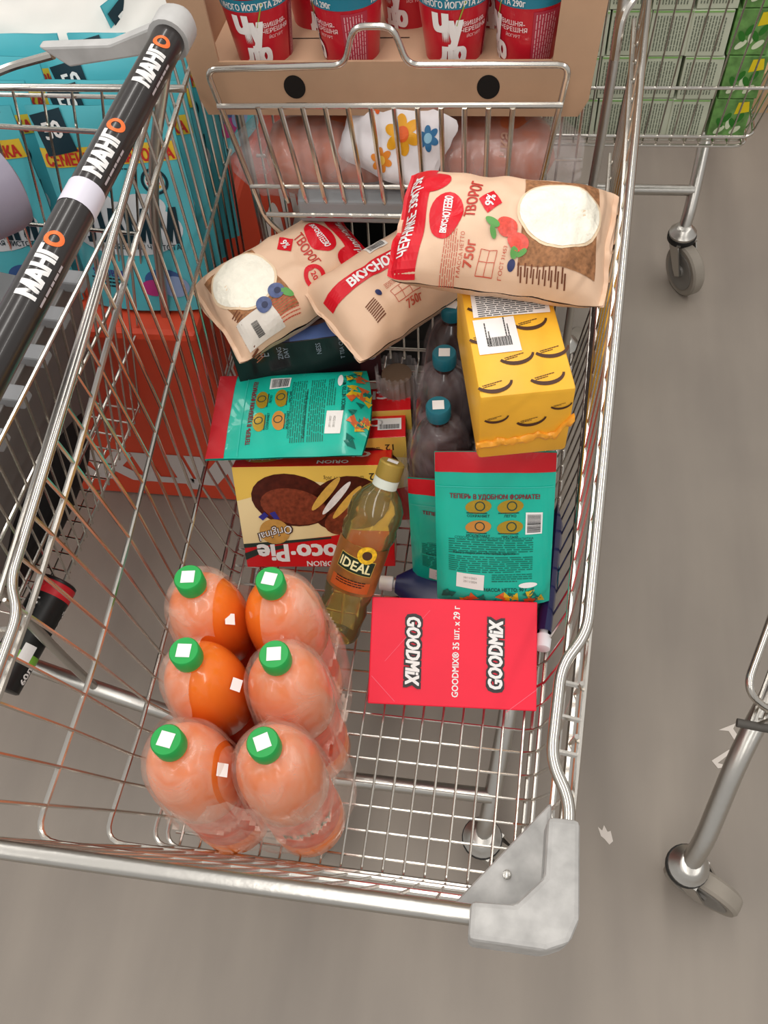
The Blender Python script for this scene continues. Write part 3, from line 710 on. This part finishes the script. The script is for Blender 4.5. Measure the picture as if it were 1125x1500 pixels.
# --- cottage cheese bags --------------------------------------------------------------------------
KRAFT = mat('#e4c0a2', .5, bump=.12, bscale=35, vary=.04, vscale=18)
BRED = mat('#d6041f', .4)
def bag_P(w, h, th, side, seed, crimp=.055):
    def P(x, y):
        u = max(-1, min(1, x/(w/2))); v = max(-1, min(1, y/(h/2)))
        body = (max(0, 1-abs(u)**2.6))**.55 * (max(0, 1-abs(v/(1-crimp))**4.5))**.6
        n = noise.noise((x*22+seed, y*22, side*3.1)); n2 = noise.noise((x*55+seed, y*55, side*1.7))
        pull = 1 + .05*(1-body)*noise.noise((u*2+seed, v*4, 4))
        return (x*(1-.07*(1-abs(v)**3)-.10*abs(v)**10)*pull, y + .004*n, side*(th*body + .0010) + (.006*n + .0028*n2)*(.35+body+.8*abs(v)**6) + .010*abs(v)**8*noise.noise((x*40, seed, v)))
    return P
def build_bag(label, m, w=.135, h=.235, th=.034, seed=1.0):
    t = thing('cottage_cheese_bag', label, 'food bag', m)
    f = bag_P(w, h, th, 1, seed); b = bag_P(w, h, th, -1, seed)
    MB().grid(lambda u, v: f((u-.5)*w, (v-.5)*h), 34, 48).grid(lambda u, v: b((u-.5)*w, (v-.5)*h), 34, 48, flip=True).build('bag_body', KRAFT, t)
    return t, num_S(f), w, h
DRED = mat('#c33a30', .5); CURD = mat('#f4efdf', .6, bump=.6, bscale=110, vary=.05, vscale=90)
BURL = mat('#9a6a45', .7, vary=.35, vscale=220); BURL2 = mat('#6f3c22', .7)
def bag_front(t, S, w, h, berries):
    bx = .010 if berries == 'straw' else -.012; dx = .012 if berries == 'straw' else -.026
    decal('red_top', [rect(0, h*.43, w*.99, h*.14, 0, 20, 8)], S, BRED, t, .0008, 'red top band')
    decal('red_top', [ell(w*.26, h*.37, .018, .022)], S, BRED, t, .0008)
    decal('lettering', [text('ЧЕРНИКА 330г|750г' if berries == 'blue' else 'ЧЕРНИКЕ 330г|750г', 0, h*.425, .011, bold=.03, w=w*.72)], S, WHITE, t, .0014)
    decal('logo', [ell(-.010, h*.265, .030, .019)], S, BRED, t, .0008); decal('lettering', [text('ВКУСНОТЕЕВО', -.010, h*.265, .008, bold=.04, w=.046)], S, WHITE, t, .0014)
    decal('lettering', [text('ТВОРОГ', .0 if berries == 'blue' else .014, h*.155, .012, bold=.03, w=.054)], S, DRED, t, .0008)
    decal('printed_burlap', [poly([(-.058, -.012), (.03, -.004), (.05, -.02), (.058, -.07), (.048, -.10), (-.058, -.085)]) if 0 else rect(.004, -h*.245, w*.78, h*.34, 4, 12, 12)], S, BURL, t, .0007)
    decal('printed_fringe', [rect(-w*.40 - .004*(i % 2) if berries == 'straw' else w*.30+.004*i-.02, -h*.10 - .0035*i if berries == 'straw' else -h*.40 + .0014*(i % 3), .012 if berries == 'straw' else .0016, .0016 if berries == 'straw' else .012, 10) for i in range(16)], S, BURL2, t, .0010)
    decal('printed_bowl', [ell(bx, -h*.24, .046, .046, 0, 32, 6)], S, mat('#e9cfae', .5), t, .0011)
    decal('printed_curd', [ell(bx, -h*.24, .043, .043, 0, 32, 6)], S, CURD, t, .0015, 'bowl of white curd printed on the bag')
    decal('printed_diamond', [poly([(-.017, 0), (0, -.012), (.017, 0), (0, .012)], dx, h*.075)], S, BRED, t, .0009); decal('lettering', [text('9%', dx, h*.075, .009, bold=.03)], S, WHITE, t, .0014)
    if berries == 'straw':
        decal('printed_strawberry', [ell(-.018, -.004, .013, .011, 30)], S, mat('#d94b3c', .4, vary=.2, vscale=250), t, .0018); decal('printed_strawberry', [ell(-.034, -.018, .012, .010, 60)], S, mat('#d94b3c', .4, vary=.2, vscale=250), t, .0022)
        decal('printed_leaf', [ell(-.016, .012, .008, .004, 60), ell(-.026, .010, .007, .003, 20), ell(-.046, -.016, .006, .004, 10), ell(-.045, -.024, .006, .003, -40)], S, mat('#5a9a4a', .5), t, .0022)
    else:
        for x, y in ((.030, -.030), (.036, -.052)):
            decal('printed_blueberry', [ell(x, y, .010, .010)], S, mat('#4c5a86', .4, vary=.2, vscale=200), t, .0022); decal('printed_blueberry', [ell(x+.001, y+.001, .004, .004)], S, mat('#2a3050', .5), t, .0026)
        decal('printed_leaf', [ell(.040, -.020, .009, .005, 30)], S, mat('#5a9a4a', .5), t, .0022)
        decal('badge', [ring(.040, .024, .015, .015, .006)], S, BRED, t, .0009); decal('lettering', [text('120г', .040, .024, .007, bold=.02)], S, BRED, t, .0009)
    x0 = w*.36
    return x0
# bag on the cheese block
def bag_frame(c, up, nrm):
    ey = V(up).normalized(); n = V(nrm); n = (n - ey*n.dot(ey)).normalized(); ex = ey.cross(n); m = Matrix((ex, ey, n)).transposed().to_4x4(); m.translation = V(c); return MB_ @ m
t, S, w, h = build_bag('paper bag of cottage cheese with printed strawberries, lying on the yellow cheese block', bag_frame((.143, .345, .462), (-.235, .02, .012), (-.02, -.30, .95)), .152, .24, .046, 2.0)
bag_front(t, S, w, h, 'straw')
ink = mat('#c5523c', .5)
decal('small_print', [lines(-.054, .052, .05, .018, 7, 0, 2, .3)], S, ink, t, .0009)
decal('printed_table', [rect(-.058, .002 + .009*i, .024, .0007) for i in range(3)] + [rect(-.070 + .012*i, .011, .0007, .018) for i in range(3)], S, ink, t, .0009)
decal('lettering', [text('750г', -.052, .031, .010, 0, bold=.03), text('МАССА НЕТТО', -.052, .040, .004), text('ГОСТ 31453', -.056, -.006, .004)], S, ink, t, .0009); decal('print_mark', [ell(-.058, -.016, .006, .004)], S, mat('#27305e', .5), t, .001)
# bag on the tea carton
t, S, w, h = build_bag('paper bag of cottage cheese with printed blueberries, lying on the black tea carton', bag_frame((-.152, .432, .312), (.135, .115, .02), (.05, -.34, .94)), .145, .235, .046, 5.0)
bag_front(t, S, w, h, 'blue')
decal('paper_panel', [rect(.052, -.072, .034, .055, 0, 6, 6)], S, mat('#d9d2c8', .5), t, .0012); decal('small_print', [lines(.052, -.030, .03, .03, 9, 90, 5, .3)], S, ink, t, .0010); decal('barcode', [bars(.055, -.075, .018, .010, 0)], S, BLACK, t, .0018)
# bag between them, back side up
t, S, w, h = build_bag('paper bag of cottage cheese with a red diagonal strip, wedged between the other two bags', bag_frame((.0, .425, .318), (.105, .105, .01), (.0, -.35, .94)), .14, .215, .046, 9.0)
decal('red_strip', [rect(-.014, 0, .023, .196, -3, 5, 24)], S, BRED, t, .0009, 'red strip')
decal('lettering', [text('ВКУСНОТЕЕВО', -.014, -.01, .014, 87, bold=.05, w=.11)], S, WHITE, t, .0016)
decal('barcode_sticker', [rect(-.048, .0, .018, .030, -3)], S, mat('#e6e0d8', .5), t, .0010); decal('barcode', [bars(-.048, .0, .024, .012, 87)], S, mat('#555555', .5), t, .0015)
decal('printed_table', [rect(.036, -.03 + .012*i, .018, .0007) for i in range(4)] + [rect(.027 + .009*i, -.012, .0007, .036) for i in range(3)], S, ink, t, .0009)
decal('small_print', [lines(.018, -.012, .04, .008, 4, 90, 2, .3), lines(.04, .034, .036, .020, 7, 90, 3, .3)], S, ink, t, .0009); decal('lettering', [text('750г', .052, -.008, .009, 90, bold=.03)], S, ink, t, .0009)
decal('printed_fringe', [rect(.025+.003*i, -.062, .0014, .016, 8) for i in range(9)], S, BURL2, t, .0010); decal('print_mark', [ell(.020, -.044, .005, .004)], S, mat('#27305e', .5), t, .001)

# --- film-wrapped jar between the cartons ---------------------------------------------------------
t = thing('wrapped_jar', 'small film-wrapped jar wedged between the tea carton and the dark drink pack', 'jar', frame((.0, .372, .004), (1, 0, 0), (0, .05, 1)))
MB().lathe([(.026, 0), (.0275, .004), (.0275, .17), (.024, .182), (.022, .19)], 24).build('jar_body', mat('#7b6350', .25, coat=.5), t)
m = MB(); m.grid(lambda u, v: ((.0295 + .0022*noise.noise((u*14, v*5, 2)) + .002*math.sin(u*2*math.pi*22))*math.cos(u*2*math.pi), (.0295 + .002*math.sin(u*2*math.pi*22))*math.sin(u*2*math.pi), .004 + v*.20), 132, 8); m.build('wrap', FILM2, t)

# ================================================================== CHILD SEAT: sausages, candy bag, yogurt tray
SAUS = mat('#c06844', .3, vary=.12, vscale=25, coat=.3)
t = thing('sausage_pack', 'pair of thick brown sausages in clear film lying in the child seat', 'sausages', MB_ @ Matrix.Translation((.0, .565, .42)))
for sx, ln in ((-.098, .094), (.104, .096)):
    pts = []; rs = []
    for i in range(15):
        a = -1 + 2*i/14; pts.append((sx + a*ln, .004*math.cos(a*1.5), .002*math.sin(a*4))); rs.append(.05*(1-abs(a)**5)**.5 + .002)
    s_ = MB().tube(pts, rs, 28).build('sausage', SAUS, t)
    decal('lettering', [text('Вязанка', 0, 0, .018, 90, bold=.02, shear=.2)], lambda x, y, sx=sx: (V((sx + .03 + x, -math.cos(y/.0505)*.0505*.8, math.sin(y/.0505+.3)*.0505)), V((0, -.7, .7))), mat('#b98d78', .4), s_, .003)
def filmf(u, v):
    x = -.235 + .47*u; a = 2*math.pi*v; e = abs(2*u-1); r = .0545*(1-.55*max(0, (e-.84)/.16)**1.0) + .0035*noise.noise((x*30, math.cos(a)*3, math.sin(a)*3)) + .006*max(0, e-.8)*math.sin(a*9)
    return (x, r*math.cos(a), r*.97*math.sin(a))
MB().grid(filmf, 60, 40).build('film_wrap', FILM2, t, 'clear crinkled film')
t = thing('candy_bag', 'white bag printed with orange flowers resting on the sausages', 'food bag', bag_frame((-.002, .520, .472), (.05, .05, .12), (0, -.62, .78)))
f = bag_P(.145, .10, .016, 1, 3.3); b = bag_P(.145, .10, .016, -1, 3.3)
MB().grid(lambda u, v: f((u-.5)*.145, (v-.5)*.10), 24, 20).grid(lambda u, v: b((u-.5)*.145, (v-.5)*.10), 24, 20, flip=True).build('bag_body', mat('#ece7ea', .35), t)
S = num_S(f)
def flower(cx, cy, r, c1, c2):
    decal('printed_flower', [ell(cx + r*.6*math.cos(a), cy + r*.6*math.sin(a), r*.45, r*.3, math.degrees(a)) for a in [k*math.pi/3 for k in range(6)]], S, mat(c1, .4), t, .0008); decal('printed_flower', [ell(cx, cy, r*.4, r*.4)], S, mat(c2, .4), t, .0014)
flower(.012, .012, .024, '#e8a51f', '#e2601f'); flower(-.004, -.026, .015, '#e58a2a', '#f0c050'); flower(.045, .02, .014, '#2f6f9e', '#8fc0d8'); flower(-.035, .030, .010, '#e2601f', '#e8a51f')

CARD = mat('#b59275', .75, vary=.06, vscale=14, bump=.05, bscale=200)
TM = MB_ @ Matrix.Translation((-.006, .525, .50))
t = thing('yogurt_tray', 'brown cardboard tray of red yogurt cups on top of the child seat', 'tray', TM)
m = MB()
fr = [(-.236, 0), (.226, 0), (.236, .02), (.246, .19), (.196, .19), (.190, .066), (-.206, .066), (-.208, .19), (-.256, .19), (-.242, .02)]
m.prism([(x, 0, z) for x, z in fr], (0, .004, 0))
m.box((-.236, .004, 0), (.226, .27, .003)); m.box((-.238, .004, 0), (-.234, .27, .14)); m.box((.224, .004, 0), (.228, .27, .14)); m.box((-.236, .268, 0), (.226, .272, .10))
m.build('tray_body', CARD, t, smooth=False)
pf = MB().box((-.234, .0042, .048), (.224, .268, .051)).build('tray_platform', mat('#c09c7e', .75, vary=.05, vscale=14), t, smooth=False)
decal('hand_hole', [ell(-.117, .036, .0135, .0145)], plane_S((0, 0, 0), (1, 0, 0), (0, 0, 1)), mat('#120c08', .9), t, .0005); decal('hand_hole', [ell(.118, .036, .0135, .0145)], plane_S((0, 0, 0), (1, 0, 0), (0, 0, 1)), mat('#120c08', .9), t, .0005)
decal('fold_slit', [rect(-.06, .085, .15, .002)], plane_S((0, 0, .051), (1, 0, 0), (0, 1, 0)), mat('#1d130c', .9), pf, .0004)
CUP = mat('#c21a2c', .3, coat=.3)
def cup_r(z): return .0325 + (.0435-.0325)*z/.092
def build_cup(label, m, back=False):
    t = thing('yogurt_cup', label, 'yogurt cup', m, 'red yogurt cups in the cardboard tray')
    MB().lathe([(.030, 0), (.0325, .002), (.0435, .092), (.0455, .0925), (.0455, .0955), (.043, .096)], 36).build('cup_body', CUP, t)
    MB().lathe([(.0458, .0952), (.0472, .0958), (.0472, .0968), (.044, .0975), (.004, .0978)], 36).build('foil_lid', mat('#d8324a', .3, .2, vary=.2, vscale=40), t, 'pink red foil lid')
    Sx = cyl_S(.039, 0, cup_r)
    decal('teal_band', [rect(0, .0835, .2449, .0135, 0, 48, 2)], Sx, mat('#1f7f97', .4), t, .0004)
    decal('lettering', [text('МНОГО ЙОГУРТА 290г', 0, .0835, .007, 0, bold=.03, w=.075), text('МНОГО ЙОГУРТА 290г', .12, .0835, .007, 0, bold=.03, w=.075)], Sx, WHITE, t, .0008)
    decal('lettering', [text('Чу', -.008, .052, .030, 0, bold=.09, w=.030), text('до', -.002, .022, .024, 0, bold=.09, w=.030)], Sx, WHITE, t, .0007)
    decal('lettering', [text('ВИШНЯ-', .024, .060, .0052, 0, bold=.03), text('ЧЕРЕШНЯ', .024, .053, .0052, 0, bold=.03), text('ЙОГУРТ', .024, .046, .0035, 0)], Sx, mat('#f0d0d0', .5), t, .0007)
    decal('printed_stem', [rect(.007, .072, .0015, .028, -18, 1, 3)], Sx, mat('#9aa63a', .5), t, .001)
    decal('side_panel', [rect(.062, .040, .030, .066, 0, 6, 3)], Sx, mat('#b23346', .4), t, .0005); decal('small_print', [lines(.062, .040, .060, .026, 8, 90, 4, .35)], Sx, mat('#dfa8ae', .5), t, .0008)
    return t
def cup_m(x, y, rz): return TM @ Matrix.Translation((x, y, .040)) @ Matrix.Rotation(math.radians(rz), 4, 'Z')
cup = build_cup('red yogurt cup showing its white logo, ending the front row in the tray', cup_m(-.162, .052, 8))
for x, y, rz, lb in ((-.052, .052, -70, 'red yogurt cup turned to its ingredient panel, standing between two cups that show logos'), (.073, .052, 6, 'red yogurt cup showing its white logo, between two cups turned to ingredient panels'), (.160, .052, -62, 'red yogurt cup turned to its ingredient panel, ending the front row in the tray'),
                     (-.108, .14, 20, 'red yogurt cup in the rear row of the cardboard tray'), (.01, .14, -20, 'red yogurt cup in the rear row of the cardboard tray'), (.118, .14, 0, 'red yogurt cup in the rear row of the cardboard tray')):
    c = copy_tree(cup); c.matrix_world = cup_m(x, y, rz); c['label'] = lb

# ================================================================== DETERGENT DISPLAY
t = thing('display_stand', 'orange red cloth-covered display stand with white lettering under the detergent bags', 'display stand', Matrix.Translation((-.78, .46, 0)))
ORC = mat('#d9492a', .55, vary=.06, vscale=6)
MB().box((-.62, 0, 0), (.455, .95, .545)).build('stand_body', ORC, t, smooth=False, bevel=.012)
FS = plane_S((0, 0, 0), (1, 0, 0), (0, 0, 1)); RS = plane_S((.455, 0, 0), (0, 1, 0), (0, 0, 1))
decal('lettering', [text('АКЦИЯ', .26, .115, .10, 0, bold=.10, w=.52)], FS, mat('#cfc6c2', .5), t, .0008)
decal('lettering', [text('ВЫГОДНО', .45, .30, .16, 0, bold=.06, w=.8)], RS, mat('#e4d8d2', .5), t, .0008)
DT = mat('#5bbfcb', .32, coat=.2, vary=.06, vscale=10)
def build_det(label, m):
    w, h = .205, .302
    t = thing('detergent_bag', label, 'detergent bag', m, 'turquoise detergent bags on the display stand')
    def P(s):
        def f(x, y):
            u = max(-1, min(1, x/(w/2))); v = max(0, min(1, y/h)); th = .024*(1-v)**.6*math.sqrt(max(0, 1-u*u)) + .001
            return (x, s*-1*(th + .004*noise.noise((x*18, y*14, s))), y)
        return f
    f = P(1); b = P(-1)
    MB().grid(lambda u, v: f((u-.5)*w, v*h), 18, 26).grid(lambda u, v: b((u-.5)*w, v*h), 18, 26, flip=True).build('bag_body', DT, t)
    S = num_S(f); dk = mat('#10303c', .5)
    decal('yellow_strip', [rect(.0, .240, w*.98, .026, 4, 16, 3)], S, mat('#e8c33c', .4), t, .0009); decal('lettering', [text('СЕМЕЙНАЯ УПАКОВКА', .0, .240, .016, 4, bold=.05, w=.188)], S, mat('#c8302a', .5), t, .0015)
    decal('printed_cloud', [ell(-.005, .135, .088, .042, 0, 32, 5), ell(-.05, .165, .045, .032), ell(.03, .168, .035, .02)], S, mat('#d7dade', .4), t, .0009)
    decal('lettering', [text('ЛАММ', .006, .140, .050, 0, bold=.05, w=.140)], S, dk, t, .0015); decal('lettering', [text('БЕРЕЖНАЯ ЧИСТОТА', .02, .108, .008, 0, bold=.02, w=.110)], S, dk, t, .0015)
    decal('printed_capsule', [ell(.035, .052, .030, .020)], S, mat('#43639c', .3), t, .0009); decal('printed_capsule', [ell(.018, .040, .022, .014)], S, mat('#c23a86', .3), t, .0013); decal('printed_capsule', [ell(.05, .042, .022, .018)], S, mat('#93a8d0', .3), t, .0016)
    decal('badge', [ring(.058, .204, .019, .019, .004)], S, dk, t, .0009); decal('badge', [ell(.058, .204, .0135, .0135)], S, mat('#e6e2de', .4), t, .0009); decal('badge', [ell(.056, .208, .009, .007)], S, mat('#1b1b1b', .4), t, .0013); decal('badge', [ell(.056, .202, .009, .004)], S, mat('#cc2a2a', .4), t, .0016); decal('badge', [ell(.058, .197, .008, .003)], S, mat('#e3b52b', .4), t, .0018)
    decal('count_tag', [rect(-.070, .268, .048, .055, 12, 5, 5)], S, dk, t, .0018); decal('lettering', [text('50', -.070, .272, .022, 12, bold=.04)], S, WHITE, t, .0024)
    decal('small_print', [lines(-.055, .045, .06, .02, 3, 0, 3), lines(.03, .222, .06, .004, 1)], S, dk, t, .0010); decal('lettering', [text('SAUBER', -.05, .062, .012, 0, bold=.03)], S, mat('#4a4a9a', .5), t, .001)
    return t
def det_m(x, y, z=.548, lean=12, rz=0): return Matrix.Translation((x, y, z)) @ Matrix.Rotation(math.radians(rz), 4, 'Z') @ Matrix.Rotation(math.radians(-lean), 4, 'X')
det = build_det('turquoise detergent bag standing frontmost on the display, its cloud logo in full view', det_m(-.405, .525, lean=14))
for i, (x, y, ln, rz) in enumerate(((-.40, .575, 15, 0), (-.41, .625, 16, 2), (-.40, .675, 17, 0), (-.63, .525, 14, 0), (-.63, .575, 15, 0), (-.63, .625, 16, 0), (-.62, .675, 17, 0))):
    c = copy_tree(det); c.matrix_world = det_m(x, y, .548, ln, rz); c['label'] = ('turquoise detergent bag, %s in the row behind the frontmost one' % ('first', 'second', 'third')[i]) if i < 3 else ('turquoise detergent bag, %s in the row beside the frontmost one\'s row' % ('first', 'second', 'third', 'fourth')[i-3])
c = copy_tree(det); c.matrix_world = det_m(-.375, .88, .548, 8, 62); c['label'] = 'turquoise detergent bag turned sideways at the end of the display'
t = thing('white_sack', 'white and turquoise crumpled sack lying across the top of the detergent bags', 'sack', Matrix.Translation((-.58, .865, .80)) @ Matrix.Rotation(math.radians(34), 4, 'X'))
f = bag_P(.62, .26, .05, 1, 7.7); b = bag_P(.62, .26, .05, -1, 7.7)
MB().grid(lambda u, v: (f((u-.5)*.62, (v-.5)*.26)[0], -f((u-.5)*.62, (v-.5)*.26)[2], (v-.5)*.26) if 0 else f((u-.5)*.62, (v-.5)*.26), 40, 26).grid(lambda u, v: b((u-.5)*.62, (v-.5)*.26), 40, 26, flip=True).build('sack_body', mat('#dcd8d2', .45, bump=.2, bscale=20), t)
decal('turquoise_print', [rect(0, .112, .56, .03, 0, 30, 4), ell(-.1, .09, .09, .025), ell(.14, .092, .07, .022)], num_S(f), DT, t, .002)
# ================================================================== THINGS IN AND AROUND THE OTHER CARTS
t = thing('black_bag', 'large black fabric bag inside the neighbouring cart', 'bag', Matrix.Translation((-.62, .20, .38)))
def bb(u, v):
    a = 2*math.pi*u; r = (1-abs(2*v-1)**4)**.5; n = 1 + .12*noise.noise((math.cos(a)*2, math.sin(a)*2, v*3))
    return (.15*r*n*math.copysign(abs(math.cos(a))**.6, math.cos(a)), .17*r*n*math.copysign(abs(math.sin(a))**.6, math.sin(a)), .47*v)
MB().grid(bb, 40, 24).build('bag_body', mat('#121214', .75, bump=.3, bscale=60), t)
MB().tube(fillet([(.09, -.08, .40), (.10, -.08, .55), (.10, .08, .55), (.09, .08, .40)], .06), .010, 8).build('bag_handle', mat('#1b1b1d', .7), t)
_d = V((-.62, .20, .915)) - V((-.445, .42, .865))
t = thing('softener_bottle', 'grey lilac plastic bottle lying across the black bag in the neighbouring cart', 'bottle', Matrix.Translation((-.445, .42, .865)) @ _d.to_track_quat('Z', 'Y').to_matrix().to_4x4())
MB().lathe([(.03, 0), (.046, .006), (.05, .02), (.05, .18), (.045, .22), (.03, .25), (.02, .265), (.02, .28)], 28).build('bottle_body', mat('#8f8898', .4), t)
MB().lathe([(.024, .27), (.025, .272), (.025, .305), (.022, .308)], 24).build('cap', mat('#a59fae', .4), t)
# roll of refuse sacks lying low in the neighbouring cart
t = thing('refuse_sack_roll', 'black roll of refuse sacks with red and green bands, lying in the neighbouring cart', 'roll', Matrix.Translation((-.50, .00, .425)) @ Matrix.Rotation(math.radians(78), 4, 'Z') @ Matrix.Rotation(math.radians(90), 4, 'Y') )
MB().lathe([(.026, -.085), (.029, -.083), (.029, .083), (.026, .085)], 28).build('roll_body', mat('#191919', .4), t)
MB().lathe([(.0292, .058), (.0296, .059), (.0296, .078), (.0292, .079)], 28).build('red_band', mat('#c9202b', .4), t); MB().lathe([(.0292, -.045), (.0296, -.044), (.0296, -.030), (.0292, -.029)], 28).build('green_band', mat('#7cb53a', .4), t)
CS2 = cyl_S(.029)
for off in (0, .06, -.06): decal('lettering', [text('60л', off, -.058, .012, 90, bold=.04), text('СТРОЙ', off+.012, .02, .012, 90, bold=.03)], CS2, WHITE, t, .0008); decal('barcode_sticker', [rect(off-.018, -.030, .018, .026)], CS2, WHITE, t, .0008)
# pale cartons in the rear cart
CW = mat('#cdd3bd', .5, vary=.06, vscale=25)
def build_carton(label, m, green=False):
    w, d, h = .066, .11, .075
    t = thing('drink_carton', label, 'carton', m, 'pale green cartons in the rear cart')
    box_mesh(w, d, h).build('carton_body', CW if not green else mat('#6a9a52', .45, vary=.35, vscale=60), t, smooth=False, bevel=.001)
    S = box_faces(w, d, h)['front']
    if green:
        decal('yellow_tag', [poly([(.005, .01), (.03, .015), (.026, .034), (.008, .032)])], S, mat('#ecd21f', .4), t, .0006); decal('printed_leaf', [ell(-.014 + .014*q, -.02 + .012*(q % 2), .011, .005, 40 + 50*(q % 2)) for q in range(3)], S, mat('#dfe8c8', .5), t, .0006); decal('printed_leaf', [ell(-.016 + .011*q, -.006 + .010*(q % 2), .010, .005, 120 - 60*(q % 2)) for q in range(4)], S, mat('#2f7a24', .5), t, .0010)
    else:
        decal('small_print', [lines(-.003, 0, .058, .054, 11, 90, 3, .4)], S, mat('#6f7766', .6), t, .0006); decal('green_edge', [rect(0, .0355, .064, .003)], S, mat('#8fc070', .5), t, .0006)
    return t
CM = cart_c.matrix_world.copy() @ MB_
ca = build_carton('pale green carton printed with small text, stacked in the rear cart', CM @ Matrix.Translation((-.17, -.19, .004))); cg = build_carton('carton with green leaf print and a yellow tag at the end of the stacks in the rear cart', CM @ Matrix.Translation((.188, -.19, .004)), True)
def lab(src, j): return ('green leaf-print carton with a yellow tag, ' if src is cg else 'pale green carton of small print, ') + ('in the bottom layer', 'in the second layer up', 'in the third layer up', 'in the top layer')[j] + ' of the rear cart'
for j in range(4):
    for i in range(6):
        x = -.17 + i*.0685 if i < 5 else .188 - .012
        src = cg if i == 5 else ca
        if j == 0 and i in (0, 5):
            src.matrix_world = CM @ Matrix.Translation((x, -.185, .004)); src['label'] = lab(src, j); continue
        c = copy_tree(src); c['label'] = lab(src, j); c.matrix_world = CM @ Matrix.Translation((x + .003*math.sin(j*3+i), -.185 + .002*math.cos(i*2+j), .004 + j*.0765))
t = thing('shade_box', 'added black box for the floor shade behind the loaded cart, seen through its gate', 'shade box', Matrix.Translation((-.03, .97, 0)))  # black box added to stand in for the shaded floor behind the gate
m = MB(); m.box((-.24, -.12, 0), (.24, .12, .02))
for a, b in (((-.24, -.12, .02), (-.225, .12, .34)), ((.225, -.12, .02), (.24, .12, .34)), ((-.225, -.12, .02), (.225, -.105, .34)), ((-.225, .105, .02), (.225, .12, .34))): m.box(a, b)
m.build('shade_box_body', mat('#151413', .6), t, smooth=False)
for z in (.08, .16, .24): MB().box((-.235, -.124, z), (.235, -.119, z+.012)).build('shade_box_rib', mat('#1d1c1b', .6), t, smooth=False)
# wooden pallet with a brown carton beyond the rear cart
t = thing('wooden_pallet', 'pale wooden pallet on the floor beyond the rear cart', 'pallet', Matrix.Translation((1.15, 1.95, 0)))
PN = mat('#c3a17c', .7, vary=.12, vscale=20)
for i in range(3): MB().box((-.40 + i*.35, -.2, 0), (-.30 + i*.35, .6, .09)).build('pallet_block', PN, t, smooth=False)
for i in range(6): MB().box((-.42, -.2 + i*.135, .09), (.42, -.2 + i*.135 + .10, .112)).build('plank', PN, t, smooth=False)
t = thing('brown_box', 'plain brown cardboard box standing on the pallet', 'box', Matrix.Translation((1.15, 2.1, .112)))
MB().box((-.38, -.30, 0), (.38, .4, .5)).build('box_body', mat('#a5623a', .7, vary=.05), t, smooth=False, bevel=.003); MB().box((-.03, -.302, .1), (.03, .40, .502)).build('packing_tape', mat('#b98a5c', .3), t, smooth=False)
# cart standing at the side: leg, lower frame and the nearest basket wires
t = thing('parked_cart', 'wire cart parked beside the loaded one, only its leg and basket corner showing', 'shopping cart', Matrix.Translation((.482, -.17, 0)))
leg = [(0, 0, .135), (.012, .03, .18), (.040, .14, .29), (.10, .26, .33), (.27, .6, .34), (.42, 1.0, .30)]
MB().tube(fillet(leg, .05), .015, 14).build('chassis_tube', ZINC, t)
caster(t, 0, 0, math.radians(-28))
MB().tube(fillet([(-.010, .138, .45), (.03, .134, .45), (.5, .12, .45)], .03), .0055, 10).build('bumper_rod', mat('#4b4742', .6), t, 'dark rubber covered rod')
MB().tube(fillet([(.33, .95, .50), (.050, .31, .475), (-.002, .178, .47), (.028, .160, .44), (.08, .16, .43)], .03, 6), .0052, 10).build('side_rim', CHROME, t)
m = MB()
for i in range(9): m.tube([(.010 + .014*i, .138, .432), (.34 + .03*i, .95, .45)], .0030, 8)
for i in range(8): m.tube([(.022 + .045*i, .15 + .11*i, .433), (.60, .14 + .11*i, .436)], .002, 6)
m.build('basket_floor', CHROME, t)
m = MB()
for i in range(12): m.tube([(.012 + .029*i, .14 + .07*i, .434), (.085 + .030*i, .13 + .07*i, .80)], .002, 6)
m.tube([(.083, .12, .80), (.42, .95, .80)], .006, 8); m.build('side_wall', CHROME, t)
mark([(.367, -.112), (.374, -.117), (.377, -.108), (.383, -.118), (.388, -.116), (.392, -.132), (.386, -.138), (.378, -.130), (.372, -.126)], 'tiny pale paper scrap on the floor beside the loaded cart')
mark([(.575, .075), (.605, .09), (.60, .08), (.615, .055), (.605, .053), (.592, .075)], 'thin pale paper curl on the floor beside the parked cart')
mark([(.56, .02), (.59, .042), (.61, .04), (.585, .03), (.57, .017), (.59, .014), (.57, .008)], 'curled white paper loop on the floor beside the parked cart')
